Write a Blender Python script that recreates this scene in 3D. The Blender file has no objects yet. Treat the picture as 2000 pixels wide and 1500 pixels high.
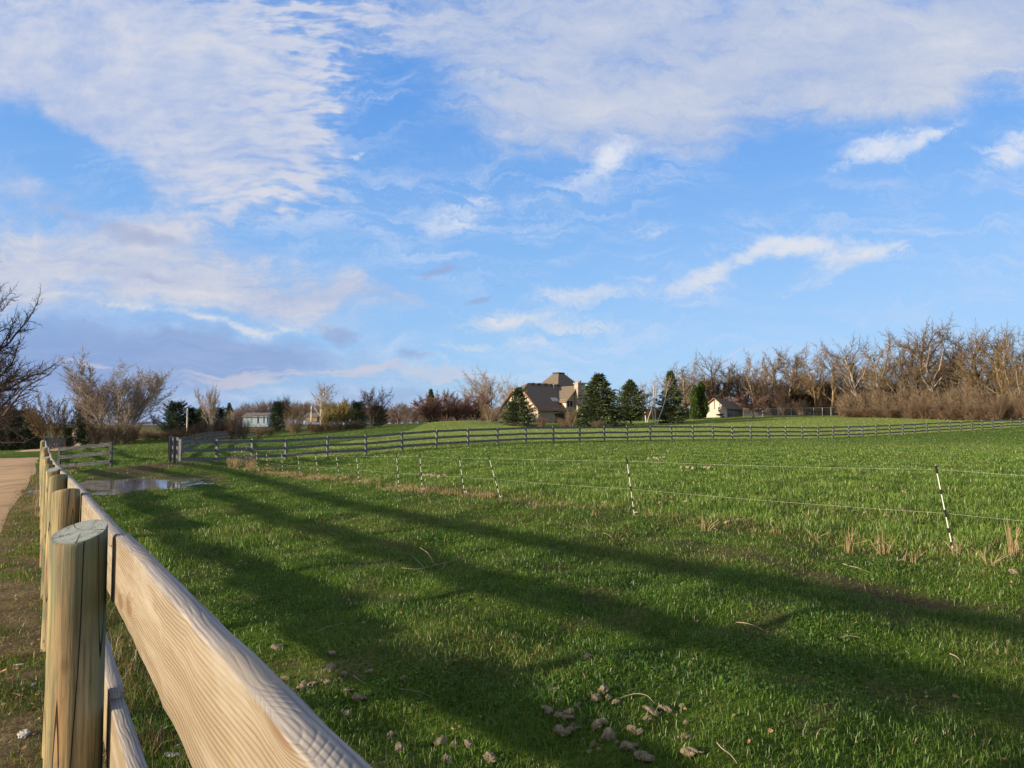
import bpy, math, random
import numpy as np
from mathutils import Vector, Matrix, noise as mnoise

R = math.radians
SC = bpy.context.scene
COL = SC.collection

# ------------------------------------------------------------------ camera
CAM_Z = 1.70
F = 1390.0                      # focal length in pixels of the 2000 px wide frame
PITCH = math.atan(79 / F)
cam = bpy.data.cameras.new('camera')
cam.sensor_width = 36.0
cam.lens = 36.0 * F / 2000.0
cam.clip_start = 0.05
cam.clip_end = 12000
cam.dof.use_dof = True
cam.dof.focus_distance = 9.0
cam.dof.aperture_fstop = 24.0
cam_ob = bpy.data.objects.new('camera', cam)
cam_ob.location = (0, 0, CAM_Z)
cam_ob.rotation_euler = (R(90) + PITCH, 0, 0)
COL.objects.link(cam_ob)
SC.camera = cam_ob
SC.view_settings.view_transform = 'Standard'
SC.view_settings.look = 'None'
SC.view_settings.exposure = 0.60
SC.view_settings.gamma = 1.0
SC.cycles.max_bounces = 6
SC.cycles.diffuse_bounces = 3
SC.cycles.glossy_bounces = 3
SC.cycles.transmission_bounces = 4
SC.cycles.transparent_max_bounces = 6

SUN_AZ = R(-115)                # measured from +Y towards +X
SUN_EL = R(10.5)
sun = bpy.data.lights.new('sun', 'SUN')
sun.energy = 5.0
sun.angle = R(1.0)
sun.color = (1.0, 0.83, 0.60)
sun_ob = bpy.data.objects.new('sun', sun)
sdir = Vector((math.sin(SUN_AZ) * math.cos(SUN_EL), math.cos(SUN_AZ) * math.cos(SUN_EL), math.sin(SUN_EL)))
sun_ob.rotation_euler = sdir.to_track_quat('Z', 'Y').to_euler()
sun_ob.location = sdir * 50
COL.objects.link(sun_ob)

cp, sp = math.cos(PITCH), math.sin(PITCH)
def ray(px, py):
    cx, cy = (px - 1000) / F, (750 - py) / F
    return np.array((cx, cp - cy * sp, sp + cy * cp))
def at(px, py, Y):
    d = ray(px, py)
    t = Y / d[1]
    return Vector((d[0] * t, Y, CAM_Z + d[2] * t))

# ------------------------------------------------------------------ node helper
class NT:
    def __init__(s, nt):
        s.nt = nt
        nt.nodes.clear()
    def n(s, typ, props=None, **ins):
        nd = s.nt.nodes.new(typ)
        for k, v in (props or {}).items():
            setattr(nd, k, v)
        for k, v in ins.items():
            s.set(nd, int(k[1:]) if k[0] == 'i' and k[1:].isdigit() else k.replace('_', ' '), v)
        return nd
    def set(s, nd, key, v):
        sock = nd.inputs[key]
        if isinstance(v, bpy.types.NodeSocket):
            s.nt.links.new(v, sock)
        elif isinstance(v, bpy.types.Node):
            s.nt.links.new(v.outputs[0], sock)
        else:
            sock.default_value = v
    def math(s, op, a, b=0.0, c=0.0, clamp=False):
        nd = s.nt.nodes.new('ShaderNodeMath'); nd.operation = op; nd.use_clamp = clamp
        for i, v in enumerate((a, b, c)):
            s.set(nd, i, v)
        return nd.outputs[0]
    def ss(s, v, lo, hi, a=0.0, b=1.0):
        nd = s.nt.nodes.new('ShaderNodeMapRange'); nd.interpolation_type = 'SMOOTHSTEP'
        for i, x in enumerate((v, lo, hi, a, b)):
            s.set(nd, i, x)
        return nd.outputs[0]
    def mix(s, f, a, b, mode='MIX'):
        nd = s.nt.nodes.new('ShaderNodeMix'); nd.data_type = 'RGBA'; nd.blend_type = mode
        s.set(nd, 0, f); s.set(nd, 6, a); s.set(nd, 7, b)
        return nd.outputs[2]
    def vm(s, op, a, b=(0, 0, 0), out=0):
        nd = s.nt.nodes.new('ShaderNodeVectorMath'); nd.operation = op
        s.set(nd, 0, a)
        if op == 'SCALE':
            s.set(nd, 'Scale', b)
        elif op not in ('LENGTH', 'NORMALIZE'):
            s.set(nd, 1, b)
        return nd.outputs['Value'] if op == 'LENGTH' else nd.outputs[out]
    def mapping(s, v, loc=(0, 0, 0), rot=(0, 0, 0), sc=(1, 1, 1), typ='POINT'):
        nd = s.nt.nodes.new('ShaderNodeMapping'); nd.vector_type = typ
        s.set(nd, 0, v); s.set(nd, 1, loc); s.set(nd, 2, rot); s.set(nd, 3, sc)
        return nd.outputs[0]
    def noise(s, v, scale, detail=4.0, rough=0.55, dist=0.0, out=0):
        nd = s.nt.nodes.new('ShaderNodeTexNoise')
        s.set(nd, 'Vector', v); s.set(nd, 'Scale', scale); s.set(nd, 'Detail', detail)
        s.set(nd, 'Roughness', rough); s.set(nd, 'Distortion', dist)
        return nd.outputs[out]

def c4(c):
    return (c[0], c[1], c[2], 1.0)

# ------------------------------------------------------------------ world: Nishita sky with cloud layers
world = bpy.data.worlds.new('World')
SC.world = world
world.use_nodes = True
W = NT(world.node_tree)
SKY_STRENGTH = 0.12
sky = W.n('ShaderNodeTexSky', dict(sky_type='NISHITA', sun_disc=False, sun_elevation=SUN_EL,
          sun_rotation=SUN_AZ, altitude=200, air_density=1.0, dust_density=0.6, ozone_density=2.0))
geo = W.n('ShaderNodeTexCoord')
D3 = W.n('ShaderNodeSeparateXYZ', None, Vector=geo.outputs['Generated'])
dx, dy, dz = D3.outputs
ysafe = W.math('MAXIMUM', W.math('ABSOLUTE', dy), 0.08)
uu = W.math('DIVIDE', dx, ysafe)
vv = W.math('DIVIDE', dz, ysafe)
P = W.n('ShaderNodeCombineXYZ', None, X=uu, Y=vv, Z=0.0).outputs[0]
# high flat cloud layer coordinates: perspective towards the horizon
zs = W.math('MAXIMUM', W.math('ADD', dz, 0.06), 0.03)
PL = W.n('ShaderNodeCombineXYZ', None, X=W.math('DIVIDE', dx, zs), Y=W.math('DIVIDE', dy, zs), Z=0.0).outputs[0]

wn = W.noise(P, 3.2, 4.0, 0.6, out=1)
warp = W.vm('SCALE', W.vm('SUBTRACT', wn, (0.5, 0.5, 0.5)), 0.20)
wn2 = W.noise(P, 14.0, 3.0, 0.6, out=1)
warp2 = W.vm('SCALE', W.vm('SUBTRACT', wn2, (0.5, 0.5, 0.5)), 0.045)
PW = W.vm('ADD', W.vm('ADD', P, warp), warp2)
PS = W.vm('ADD', W.vm('ADD', P, W.vm('SCALE', warp, 0.3)), warp2)

def blobs(lst, vec):
    """soft ellipses fixed to directions of the sky: (px, py, rx, ry, angle, weight)"""
    tot = None
    for (px, py, rx, ry, ang, w) in lst:
        d = ray(px, py)
        m = W.mapping(vec, (d[0] / d[1], d[2] / d[1], 0), (0, 0, R(ang)), (rx / F, ry / F, 1), 'TEXTURE')
        b = W.ss(W.vm('LENGTH', m), 1.0, 0.0, 0.0, w)
        tot = b if tot is None else W.math('ADD', tot, b)
    return tot

fbm = W.noise(W.mapping(PS, (0, 0, 0), (0, 0, 0), (1.0, 2.3, 1)), 5.5, 7.0, 0.62)
fbm_l = W.noise(W.mapping(P, (3, 1, 0), (0, 0, R(-18)), (0.8, 2.6, 1)), 3.0, 6.0, 0.6)
cir = W.noise(W.mapping(PS, (7, 2, 0), (0, 0, R(14)), (1.0, 3.4, 1)), 9.0, 8.0, 0.66, 0.5)
pln = W.noise(W.mapping(PL, (0, 0, 0), (0, 0, R(25)), (0.5, 1.2, 1)), 2.2, 7.0, 0.6)
# ripples of the altocumulus sheet
rpw = W.vm('ADD', P, W.vm('SCALE', W.vm('SUBTRACT', W.noise(P, 9.0, 3.0, 0.6, out=1), (0.5, 0.5, 0.5)), 0.035))
rip = W.noise(W.mapping(rpw, (0, 0, 0), (0, 0, R(6)), (20, 72, 1)), 1.0, 2.0, 0.55)
rip2 = W.noise(W.mapping(rpw, (4, 0, 0), (0, 0, R(-24)), (17, 34, 1)), 1.0, 2.0, 0.6)

# thin general veil that makes the blue uneven everywhere (also behind the viewer)
veil = W.math('MULTIPLY', W.ss(W.math('ADD', W.math('MULTIPLY', fbm_l, 0.6), W.math('MULTIPLY', pln, 0.4)), 0.50, 0.80), 0.26)
# rest of the sky dome, outside the view: varies the added grey fill
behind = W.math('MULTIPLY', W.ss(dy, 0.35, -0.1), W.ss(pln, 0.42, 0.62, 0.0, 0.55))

g_alto = blobs([(140, 60, 520, 340, 0, 0.95), (430, 250, 480, 310, -25, 1.05), (560, 60, 380, 280, 0, 0.7), (60, 400, 330, 90, -8, 0.55),
                (480, 330, 260, 110, 0, 0.45), (-250, 200, 420, 420, 0, 0.8), (130, 180, 300, 170, -40, .5)], PW)
hole = blobs([(120, 300, 230, 80, -22, 0.95), (730, 250, 130, 190, 0, 0.6), (560, 470, 260, 60, 0, .3)], PS)
g_soft = blobs([(1020, 30, 660, 190, 4, 0.95), (1500, 110, 760, 260, 8, 1.05), (1900, 40, 560, 300, 10, 0.9), (1250, 220, 480, 150, 0, 0.5),
                (1000, 210, 300, 190, 0, 0.38), (2300, 60, 500, 300, 0, 0.8), (1000, -250, 1600, 220, 0, .9)], PW)
g_strat = blobs([(140, 510, 620, 140, 2, 1.0), (500, 555, 440, 80, -7, 0.9), (330, 440, 200, 60, 0, 0.45), (20, 600, 300, 60, 0, 0.5),
                 (720, 585, 240, 36, -5, 0.5), (-300, 560, 420, 220, 0, .8)], PW)
g_low = blobs([(260, 690, 480, 110, -4, 1.0), (520, 690, 330, 70, 0, 0.85), (60, 760, 460, 90, 0, 0.9), (760, 760, 260, 60, 0, .55), (-300, 700, 460, 160, 0, 1.0)], PW)
g_wisp = blobs([(1205, 285, 78, 46, 42, 0.95), (1160, 330, 150, 50, 28, 0.55), (1740, 285, 200, 42, 16, 1.15), (1850, 250, 110, 20, 22, .6), (1985, 300, 130, 55, 20, 0.8),
                (890, 425, 130, 50, 20, 0.55), (1275, 445, 110, 30, 0, 0.6), (1590, 490, 330, 40, 0, 1.0), (1440, 515, 190, 26, 16, 0.8), (1730, 480, 130, 26, 12, .6),
                (1610, 540, 170, 34, 24, 0.75), (1120, 568, 130, 34, 8, 0.95), (1330, 560, 240, 50, 4, 0.55), (1010, 620, 200, 34, 6, 0.95),
                (1110, 640, 190, 30, 10, 0.95), (900, 678, 100, 16, 0, 0.7), (420, 620, 130, 16, -12, .9), (290, 600, 170, 16, -10, .7),
                (540, 640, 120, 20, -4, 0.8), (700, 310, 26, 16, 30, .8), (1350, 600, 60, 20, 10, .35)], PS)
g_pink = blobs([(620, 730, 340, 26, 0, 0.95), (430, 745, 190, 22, 0, 0.8), (880, 728, 200, 24, 4, 0.95), (740, 715, 260, 18, 2, .6), (160, 715, 120, 12, -6, .8), (330, 760, 140, 18, 0, .7)], PS)
g_dark = blobs([(665, 645, 84, 30, -16, 1.0), (930, 583, 52, 15, 6, 1.0), (860, 524, 90, 18, 12, 0.95), (820, 700, 66, 20, 0, 0.8), (1170, 708, 110, 12, 2, 0.6), (1085, 678, 50, 9, 0, .6),
                (300, 540, 170, 26, -6, 0.6), (180, 430, 260, 40, -14, 0.7), (985, 510, 36, 10, 10, .6), (560, 735, 40, 8, 0, .6), (330, 470, 160, 26, -6, .4), (970, 550, 30, 9, 20, .5)], PS)

K = 1.0 / SKY_STRENGTH
def kc(r, g, b):
    return (r * K * .64, g * K * .64, b * K * .64, 1.0)
def ctr(v, c=0.5, g=2.6):
    """noise stretched to the full 0..1 range"""
    return W.math('ADD', W.math('MULTIPLY', W.math('SUBTRACT', v, c), g), 0.5, clamp=True)
def cloud(col, cover, tex, k, t0, t1, opacity, c):
    """cover eaten at its edges by the texture, so borders break up into shreds"""
    e = W.math('MULTIPLY', W.math('SUBTRACT', tex, 0.5), W.math('MULTIPLY', W.ss(cover, 0.0, 0.45), k))
    return W.mix(W.ss(W.math('ADD', cover, e), t0, t1, 0.0, opacity), col, c)
def add(*a):
    t = None
    for w, v in a:
        q = W.math('MULTIPLY', v, w)
        t = q if t is None else W.math('ADD', t, q)
    return t
# clear air: Nishita sky, deepened overhead and paler towards the horizon as seen away from the sun
grad = W.n('ShaderNodeValToRGB', None, Fac=W.math('ABSOLUTE', dz))
cr = grad.color_ramp
for k, (p, c) in enumerate([(0.0, (.44, .62, .86)), (.07, (.37, .62, .95)), (.22, (.27, .53, .95)), (.42, (.14, .385, .90)), (1.0, (.055, .19, .62))]):
    e = cr.elements[k] if k < 2 else cr.elements.new(p)
    e.position = p; e.color = (*c, 1)
gk = W.vm('SCALE', grad.outputs[0], K * .64)
skycol = W.mix(0.80, W.mix(1.0, sky.outputs[0], (0.9, 1.05, 1.3, 1), 'MULTIPLY'), gk)
# left of the view the air is more slate-lilac low down
col = W.mix(W.math('MULTIPLY', W.ss(uu, 0.05, -0.7), W.ss(dz, 0.26, 0.02, 0, .55)), skycol, kc(.26, .38, .74))
col = W.mix(W.math('MULTIPLY', veil, 1.0), col, kc(.52, .66, .90))
# the rest of the dome: unseen grey added for less blue fill, sun glow for warmer ambient
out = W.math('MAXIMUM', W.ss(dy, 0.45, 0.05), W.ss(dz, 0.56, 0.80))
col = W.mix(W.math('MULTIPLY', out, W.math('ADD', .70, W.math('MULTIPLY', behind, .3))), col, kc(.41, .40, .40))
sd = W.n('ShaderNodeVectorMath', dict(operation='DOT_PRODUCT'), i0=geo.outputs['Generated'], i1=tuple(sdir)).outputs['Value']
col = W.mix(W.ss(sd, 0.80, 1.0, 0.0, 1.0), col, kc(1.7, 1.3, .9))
# noise sets: broad, medium, feathery streaks, thin level streaks
PW3 = W.vm('ADD', P, W.vm('SCALE', W.vm('SUBTRACT', W.noise(P, 5.0, 6.0, 0.65, out=1), (0.5, 0.5, 0.5)), 0.16))
med = W.noise(W.mapping(PW3, (2, 5, 0), (0, 0, R(-10)), (1.0, 1.7, 1)), 7.0, 9.0, 0.68)
fea = W.noise(W.mapping(PW3, (7, 2, 0), (0, 0, R(-20)), (1.0, 4.2, 1)), 8.0, 9.0, 0.68, 0.3)
fea2 = W.noise(W.mapping(PW3, (1, 9, 0), (0, 0, R(16)), (1.0, 5.0, 1)), 7.0, 9.0, 0.68, 0.3)
thin = W.noise(W.mapping(PS, (4, 4, 0), (0, 0, R(-2)), (1.0, 8.0, 1)), 5.0, 8.0, 0.66)
lt, mt, f1, f2, tt = ctr(fbm_l), ctr(med, .5, 3.0), ctr(fea, .5, 3.2), ctr(fea2, .5, 3.2), ctr(thin, .5, 3.2)
# faint cirrus veil over all the blue
col = W.mix(W.math('MULTIPLY', W.ss(f2, .25, 1.0, 0, .48), W.ss(lt, .1, .8)), col, kc(.66, .74, .92))
col = W.mix(W.math('MULTIPLY', W.ss(uu, -.1, .5, 0, .35), W.ss(dz, .36, .05)), col, kc(.46, .66, .97))
# soft sheet, upper right
c_soft = W.mix(add((.45, lt), (.35, mt), (.2, f1)), kc(.32, .45, .76), kc(.72, .74, .80))
col = cloud(col, g_soft, add((.4, lt), (.3, mt), (.3, f1)), 1.25, 0.05, 1.15, 0.94, c_soft)
# altocumulus, upper left
a0 = W.math('MAXIMUM', W.math('SUBTRACT', g_alto, hole), 0.0)
inner = W.ss(uu, -0.62, -0.30)
tex = W.mix(inner, add((.55, ctr(rip2, .5, 3.0)), (.45, mt)), add((.75, ctr(rip, .5, 4.5)), (.25, ctr(rip2, .5, 2.6))))
c_alto = W.mix(add((.40, tex), (.3, lt), (.3, mt)), kc(.32, .46, .80), kc(.80, .79, .81))
col = cloud(col, a0, add((.55, tex), (.25, mt), (.2, f1)), W.math('ADD', 0.75, W.math('MULTIPLY', inner, .85)), 0.08, 1.10, 0.94, c_alto)
# slate blue low bank
c_low = W.mix(add((.5, lt), (.5, tt)), kc(.22, .35, .66), kc(.37, .48, .74))
col = cloud(col, g_low, add((.5, mt), (.5, tt)), 0.8, 0.0, 0.9, 0.88, c_low)
# stratus bands
c_str = W.mix(add((.4, mt), (.35, tt), (.25, lt)), kc(.36, .47, .74), kc(.80, .78, .79))
col = cloud(col, g_strat, add((.35, mt), (.35, f1), (.3, tt)), 1.2, 0.05, 1.05, 0.94, c_str)
# pink streaks near the horizon
col = cloud(col, g_pink, tt, 2.2, 0.35, 1.4, 0.60, kc(.66, .63, .70))
# bright wisps
col = cloud(col, g_wisp, add((.7, f2), (.3, mt)), 1.3, 0.05, 1.45, 0.80, W.mix(W.ss(dz, 0.12, 0.34), kc(.82, .80, .80), kc(.84, .86, .92)))
# small shaded puffs
col = cloud(col, g_dark, add((.5, mt), (.5, tt)), 1.2, 0.25, 1.0, 0.62, kc(.32, .40, .64))
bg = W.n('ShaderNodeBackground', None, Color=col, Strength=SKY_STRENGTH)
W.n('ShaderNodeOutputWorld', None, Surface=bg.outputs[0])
world.cycles.sampling_method = 'MANUAL'
world.cycles.sample_map_resolution = 512

# ------------------------------------------------------------------ tagging and mesh helpers
def tag(o, label=None, cat=None, group=None, kind=None):
    if label: o['label'] = label
    if cat: o['category'] = cat
    if group: o['group'] = group
    if kind: o['kind'] = kind
    return o
def empty(name, loc=(0, 0, 0), rz=0.0):
    o = bpy.data.objects.new(name, None)
    o.empty_display_size = 0.2
    o.location = loc
    o.rotation_euler = (0, 0, rz)
    COL.objects.link(o)
    return o
def link(name, me, parent=None):
    o = bpy.data.objects.new(name, me)
    COL.objects.link(o)
    if parent is not None:
        o.parent = parent
    return o
def np_mesh(name, V, faces, mats, smooth=False, cols=None, mi=None):
    """faces: list of int arrays (n, k)"""
    me = bpy.data.meshes.new(name)
    V = np.asarray(V, dtype=np.float32)
    faces = [np.asarray(f, dtype=np.int32) for f in faces if len(f)]
    me.vertices.add(len(V))
    me.vertices.foreach_set('co', V.ravel())
    loops = np.concatenate([f.ravel() for f in faces])
    sizes = np.concatenate([np.full(len(f), f.shape[1], dtype=np.int32) for f in faces])
    starts = np.concatenate(([0], np.cumsum(sizes)[:-1])).astype(np.int32)
    me.loops.add(len(loops))
    me.loops.foreach_set('vertex_index', loops)
    me.polygons.add(len(sizes))
    me.polygons.foreach_set('loop_start', starts)
    me.polygons.foreach_set('loop_total', sizes)
    if smooth:
        me.polygons.foreach_set('use_smooth', np.ones(len(sizes), dtype=bool))
    for m in (mats if isinstance(mats, (list, tuple)) else [mats]):
        me.materials.append(m)
    if mi is not None:
        me.polygons.foreach_set('material_index', np.asarray(mi, dtype=np.int32))
    if cols is not None:
        a = me.color_attributes.new('tint', 'FLOAT_COLOR', 'POINT')
        c = np.ones((len(V), 4), dtype=np.float32)
        c[:, :cols.shape[1]] = cols
        a.data.foreach_set('color', c.ravel())
    me.update(calc_edges=True)
    me.validate()
    return me

class MB:
    """collects boxes, prisms and tubes into one mesh"""
    def __init__(s):
        s.v, s.f, s.m = [], [], []
    def add(s, vs, fs, m=0):
        b = len(s.v)
        s.v += [tuple(v) for v in vs]
        for f in fs:
            s.f.append([b + i for i in f]); s.m.append(m)
    def box(s, c, size, M=None, m=0):
        hx, hy, hz = size[0] / 2, size[1] / 2, size[2] / 2
        vs = [Vector((x, y, z)) for x in (-hx, hx) for y in (-hy, hy) for z in (-hz, hz)]
        if M is not None: vs = [M @ v for v in vs]
        vs = [v + Vector(c) for v in vs]
        s.add(vs, [(0, 1, 3, 2), (4, 6, 7, 5), (0, 4, 5, 1), (2, 3, 7, 6), (0, 2, 6, 4), (1, 5, 7, 3)], m)
    def slab(s, poly, thick, m=0):
        """polygon (list of 3d points) given thickness along its normal"""
        ps = [Vector(p) for p in poly]
        nrm = (ps[1] - ps[0]).cross(ps[2] - ps[0]).normalized() * thick
        n = len(ps)
        s.add(ps + [p - nrm for p in ps], [tuple(range(n)), tuple(range(2 * n - 1, n - 1, -1))] +
              [(i, i + n, (i + 1) % n + n, (i + 1) % n) for i in range(n)], m)
    def tube(s, pts, rad, k=6, m=0, cap=True):
        pts = [Vector(p) for p in pts]
        if not hasattr(rad, '__len__'): rad = [rad] * len(pts)
        vs, n = [], len(pts)
        for i, p in enumerate(pts):
            d = (pts[min(i + 1, n - 1)] - pts[max(i - 1, 0)]).normalized()
            a = d.orthogonal().normalized() if i == 0 else (a - d * a.dot(d)).normalized()
            b = d.cross(a)
            vs += [p + (a * math.cos(2 * math.pi * j / k) + b * math.sin(2 * math.pi * j / k)) * rad[i] for j in range(k)]
        fs = [(i * k + j, i * k + (j + 1) % k, (i + 1) * k + (j + 1) % k, (i + 1) * k + j) for i in range(n - 1) for j in range(k)]
        if cap:
            fs += [tuple(range(k - 1, -1, -1)), tuple((n - 1) * k + j for j in range(k))]
        s.add(vs, fs, m)
    def mesh(s, name, mats, smooth=False):
        me = bpy.data.meshes.new(name)
        me.from_pydata(s.v, [], s.f)
        for m in (mats if isinstance(mats, (list, tuple)) else [mats]):
            me.materials.append(m)
        me.polygons.foreach_set('material_index', s.m)
        if smooth:
            me.polygons.foreach_set('use_smooth', [True] * len(s.f))
        me.update()
        return me
    def build(s, name, mats, parent=None, smooth=False):
        return link(name, s.mesh(name, mats, smooth), parent)

# ------------------------------------------------------------------ materials
def new_mat(name):
    m = bpy.data.materials.new(name)
    m.use_nodes = True
    return m, NT(m.node_tree)
def finish(T, col, rough=0.85, bump=None, bstr=0.3, bdist=0.01, spec=0.2, metal=0.0):
    b = T.n('ShaderNodeBsdfPrincipled')
    T.set(b, 'Base Color', col); T.set(b, 'Roughness', rough); T.set(b, 'Specular IOR Level', spec); T.set(b, 'Metallic', metal)
    if bump is not None:
        bn = T.n('ShaderNodeBump', None, Strength=bstr, Distance=bdist, Height=bump)
        T.set(b, 'Normal', bn.outputs[0])
    T.n('ShaderNodeOutputMaterial', None, Surface=b.outputs[0])
    return b
def mat_noise(name, c1, c2, scale=3.0, rough=0.85, bstr=0.0, stretch=(1, 1, 1), lo=.35, hi=.65, obj=True, detail=5.0):
    m, T = new_mat(name)
    tc = T.n('ShaderNodeTexCoord')
    v = T.mapping(tc.outputs['Object'] if obj else T.n('ShaderNodeNewGeometry').outputs['Position'], sc=stretch)
    nz = T.noise(v, scale, detail, 0.6)
    finish(T, T.mix(T.ss(nz, lo, hi), c4(c1), c4(c2)), rough, nz if bstr else None, bstr)
    return m
def mat_leaf(name, transl=0.35, attr=True, c=(.05, .1, .02), var=0.35):
    """thin leaf: diffuse plus light coming through"""
    m, T = new_mat(name)
    base = T.n('ShaderNodeAttribute', dict(attribute_name='tint')).outputs[0] if attr else T.n('ShaderNodeRGB').outputs[0]
    if not attr:
        base.default_value = c4(c)
    nz = T.noise(T.n('ShaderNodeNewGeometry').outputs['Position'], 1.7, 3.0)
    base = T.mix(1.0, base, T.mix(T.ss(nz, .3, .7), (1 - var, 1 - var, 1 - var, 1), (1 + var * .6, 1 + var * .6, 1 + var * .3, 1)), 'MULTIPLY')
    d = T.n('ShaderNodeBsdfDiffuse', None, Color=base)
    t = T.n('ShaderNodeBsdfTranslucent', None, Color=T.mix(1.0, base, (1.25, 1.15, .7, 1), 'MULTIPLY'))
    g = T.n('ShaderNodeBsdfGlossy', None, Color=(1, 1, 1, 1), Roughness=0.45)
    mx = T.n('ShaderNodeMixShader', None, i0=transl, i1=d.outputs[0], i2=t.outputs[0])
    mx2 = T.n('ShaderNodeMixShader', None, i0=0.03, i1=mx.outputs[0], i2=g.outputs[0])
    T.n('ShaderNodeOutputMaterial', None, Surface=mx2.outputs[0])
    return m

M = {}
M['grass'] = mat_leaf('grass_blade', 0.40, var=0.28)
M['needles'] = mat_leaf('conifer_needles', 0.15, var=0.45)
M['straw'] = mat_noise('dry_straw', (.26, .19, .10), (.42, .32, .19), 9.0)

def mat_bark(name, c1, c2):
    return mat_noise(name, c1, c2, 1.3, 0.9, obj=False, lo=.3, hi=.7)
M['bark_tan'] = mat_bark('tan_bark', (.17, .13, .080), (.34, .265, .165))
M['twig_tan'] = mat_bark('tan_twigs', (.15, .108, .062), (.29, .212, .122))
M['bark_grey'] = mat_bark('grey_bark', (.28, .24, .21), (.46, .40, .35))
M['twig_grey'] = mat_bark('grey_twigs', (.27, .22, .185), (.44, .36, .30))
M['bark_dark'] = mat_bark('dark_bark', (.055, .042, .034), (.12, .09, .07))
M['twig_dark'] = mat_bark('dark_twigs', (.05, .036, .030), (.11, .078, .060))
M['bark_white'] = mat_bark('white_bark', (.48, .44, .40), (.70, .66, .60))
M['twig_red'] = mat_bark('red_budding_twigs', (.20, .11, .092), (.30, .18, .148))
M['twig_brush'] = mat_bark('brush_twigs', (.15, .112, .074), (.29, .222, .15))
M['twig_rust'] = mat_bark('rust_brush_twigs', (.11, .075, .052), (.22, .152, .105))
M['twig_umber'] = mat_bark('umber_twigs', (.10, .074, .052), (.19, .14, .098))
M['twig_yellow'] = mat_bark('yellow_budding_twigs', (.24, .20, .075), (.36, .30, .11))
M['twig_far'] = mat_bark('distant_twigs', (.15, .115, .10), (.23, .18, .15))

def mat_grey_board(name):
    m, T = new_mat(name)
    tc = T.n('ShaderNodeTexCoord').outputs['Object']
    n1 = T.noise(T.mapping(tc, sc=(1.2, 9, 9)), 3.0, 6.0, 0.65)
    n2 = T.noise(T.n('ShaderNodeNewGeometry').outputs['Position'], 1.1, 3.0)
    c = T.mix(T.ss(n1, .38, .62), c4((.055, .059, .066)), c4((.25, .26, .27)))
    c = T.mix(T.ss(n2, .50, .75, 0, .6), c, c4((.21, .20, .19)))
    finish(T, c, 0.8, n1, 0.4, 0.01)
    return m
M['grey_board'] = mat_grey_board('weathered_grey_paint')
M['dark_board'] = mat_noise('worn_dark_paint', (.028, .030, .035), (.15, .155, .165), 3.0, .8, .3, (1.5, 12, 12))

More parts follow.
